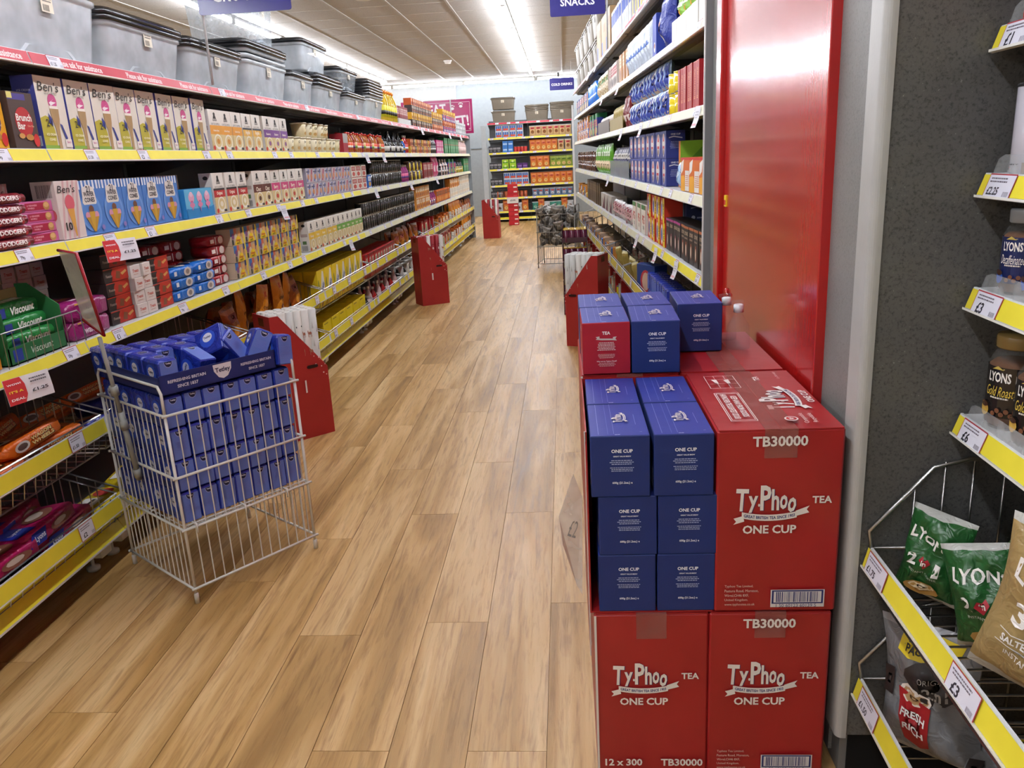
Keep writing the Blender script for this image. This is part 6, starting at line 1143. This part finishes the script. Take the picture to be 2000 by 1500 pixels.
def lyons_bag(base, big, w=.165, h=.225, seed=50, gold=False):
    e = [('t', 'LYONS', .5, .70, .74, '#ece8e2', dict(h=.13, a=-.10)), ('t', big, .28, .46, .15, '#ece8e2', dict(h=.14)), ('t', '1', .72, .42, .09, '#ece8e2', dict(h=.14)), ('p', [(.40, .46), (.45, .51), (.50, .48), (.55, .51), (.60, .46), (.50, .37)], '#a82430' if not gold else '#b06a2a'), ('t', 'in', .5, .45, .08, '#f0e6da')]
    e += [('t', 'SALTED CARAMEL', .5, .30, .62, '#ece8e2'), ('r', .15, .335, .85, .34, '#ece8e2'), ('r', .15, .26, .85, .265, '#ece8e2'), ('t', 'INSTANT COFFEE', .5, .22, .5, '#ece8e2', dict(b=False)), ('e', .58, .82, .06, .04, '#28306e', 12), ('r', .53, .815, .63, .825, '#c83038'), ('r', .575, .785, .585, .855, '#c83038')] if gold else [('t', 'INSTANT COFFEE', .5, .32, .5, '#dfe6dc', dict(b=False)), ('e', .5, .12, .28, .07, '#b08a4a', 14), ('e', .5, .14, .2, .04, '#e0d0b0', 12)]
    return kpouch('coffee_bag', w, h, .075, base, e, None, seed, 'coffee bag', '#b9bab4', nu=16, nv=20, wr=.006)
gb = lyons_bag('#1f5226', '2', .115, .165); gb2 = lyons_bag('#1f5226', '2', .125, .175, seed=53); ggb = lyons_bag('#9c8456', '3', .19, .26, 55, True)
tilt(gb, NEAR, 1.36, -.04, .455, 'dark green coffee bag nearest the speckled panel, upper basket', -.12, .10, .75, 'green coffee bags'); tilt(gb2, NEAR, 1.275, .07, .50, 'dark green coffee bag standing behind, silver seal up', -.1, .45, .8, 'green coffee bags'); tilt(gb2, NEAR, 1.225, .03, .435, 'dark green coffee bag slumped beside the gold bag', -.2, -.3, .95, 'green coffee bags'); tilt(gb2, NEAR, 1.16, .14, .53, 'dark green coffee bag at back right of basket', -.1, .5, .7, 'green coffee bags')
tilt(ggb, NEAR, 1.08, .01, .455, 'large gold coffee bag at front of upper basket', -.12, .12, .75); tilt(gb, NEAR, 1.28, .14, .43, 'dark green coffee bag lying deep in basket', -.5, .2, .4, 'green coffee bags'); tilt(ggb, NEAR, .78, .0, .43, 'large gold coffee bag nearer the camera', -.2, 0, .5); tilt(gb, NEAR, .58, .0, .43, 'dark green coffee bag nearest the camera', -.2, 0, .5, 'green coffee bags')
nes = kpouch('coffee_bag', .185, .25, .075, '#6f7072', [('p', [(.22, .80), (.78, .72), (.86, .93), (.30, .99)], '#d9c222'), ('t', 'XL', .42, .90, .16, '#26241c', dict(a=-.1)), ('t', 'PACK', .44, .83, .24, '#26241c', dict(a=-.1)), ('e', .60, .62, .30, .16, '#2a2524', 18), ('t', 'ORIGINAL', .66, .65, .34, '#8f8a84', dict(b=False)), ('t', '2in1', .66, .56, .24, '#8f8a84'), ('p', [(.22, .50), (.62, .44), (.56, .10), (.46, .06), (.30, .10)], '#9c1c22'), ('e', .43, .48, .20, .075, '#e6e0d8', 18), ('e', .43, .475, .17, .055, '#b8966a', 18), ('t', 'FRESH', .42, .33, .28, '#efeae4', dict(a=-.1)), ('t', 'RICH', .42, .22, .24, '#efeae4', dict(a=-.1)), ('r', .02, .42, .16, .62, '#2a2220')], None, 57, 'coffee bag', '#8c8c8e', nu=16, nv=20, wr=.006)
tilt(nes, NEAR, 1.285, -.035, .165, 'grey coffee bag with red mug in lower basket', -.12, -.12, .75, 'grey coffee bags'); tilt(nes, NEAR, 1.10, .10, .15, 'grey coffee bag behind the red mug bag', -.9, .2, .6, 'grey coffee bags'); tilt(nes, NEAR, 1.06, -.03, .155, 'grey coffee bag lying flat in lower basket', -1.3, .1, .9, 'grey coffee bags'); tilt(nes, NEAR, .85, .0, .14, 'grey coffee bag nearest the camera', -.2, 0, .5, 'grey coffee bags')
# ---------------- hanging signs
PUR = '#37357a'
def sign(name, x0, x1, z0, z1, y, txt, tw, lab, off=(0, 0), pole=None, hang=True):
    t = thing(name, lab, 'sign', (x0, y, z0), 0, 'blue section signs'); w_, h_ = x1-x0, z1-z0
    m = MB(); vs = rr(w_/2, h_/2, .012, 3); m.prism([(a+w_/2, b+h_/2) for a, b in vs], 0, .006, mat(PUR, 'gloss')); m.build('board', t)
    q = MB(); art(q, lambda u, v, l: (u, -.0008-.0003*l, v), [('t', txt, w_/2+off[0], h_*.46+off[1], tw, '#e8e8f0')]); q.build('lettering', t)
    if pole is not None: MB().tube([(pole[0]-x0, .01, pole[1]-z0), (pole[0]-x0, .01, z1-z0+.3)], .006, mat('#c4c6c6', 'paint'), 8).build('pole', t)
    if hang:
        for x in (.05, w_-.05): MB().tube([(x, .003, h_), (x, .003, ZC-z0)], .0015, mat('#c4c6c6', 'paint'), 4).build('wire', t)
sign('section_sign', -1.54, -1.135, 1.925, 2.125, 3.66, 'GROCERY', .27, 'large blue GROCERY sign above left shelves', off=(0, -.022), pole=(-1.53, 1.645))
sign('section_sign', -.062, .340, 2.245, 2.445, 6.4, 'SNACKS', .25, 'blue SNACKS sign hung over the aisle at right', pole=(.352, 2.0))
sign('section_sign', -.205, .235, 2.405, 2.615, 15.5, 'COLD DRINKS', .38, 'small blue COLD DRINKS sign near far wall')
t = thing('pet_sign', 'magenta pet sign with white letters above left shelving end', 'sign', (-2.60, 13.6, 1.685), 0); w_, h_ = 1.16, .53
MB().box(0, w_, 0, .008, 0, h_, mat('#a01f5e', 'gloss')).build('board', t)
q = MB(); art(q, lambda u, v, l: (u, -.001-.0006*l, v), [('f', .04, .04, w_-.04, h_-.04, .006, '#e0c8d4'), ('t', 'TREAT', w_*.42, h_*.72, w_*.42, '#e9e2e6', dict(h=.16, a=.05)), ('t', 'YOUR PET!', w_*.55, h_*.34, w_*.78, '#e9e2e6', dict(h=.17, a=.06))]+[z for c, d in ((.72, .74), (.84, .80)) for z in [('e', w_*c, h_*d, .028, .022, '#e9e2e6', 12)]+[('e', w_*c-.03+.02*i, h_*d+.035+(.012 if i in (1, 2) else 0), .008, .012, '#e9e2e6', 8) for i in range(4)]]+[('e', w_*.95, .07, .018, .015, '#c880a4', 10)]); q.build('lettering', t)
for x in (.35, .8): MB().box(x, x+.018, -.012, -.004, .1, h_+.02, mat('#c9c4c8', 'paint')).build('clip_rail', t)
MB().box(.7, .72, .01, .03, -.045, h_, mat('#8d969b', 'paint')).box(.9, .92, .01, .03, -.045, h_, mat('#8d969b', 'paint')).build('post', t)
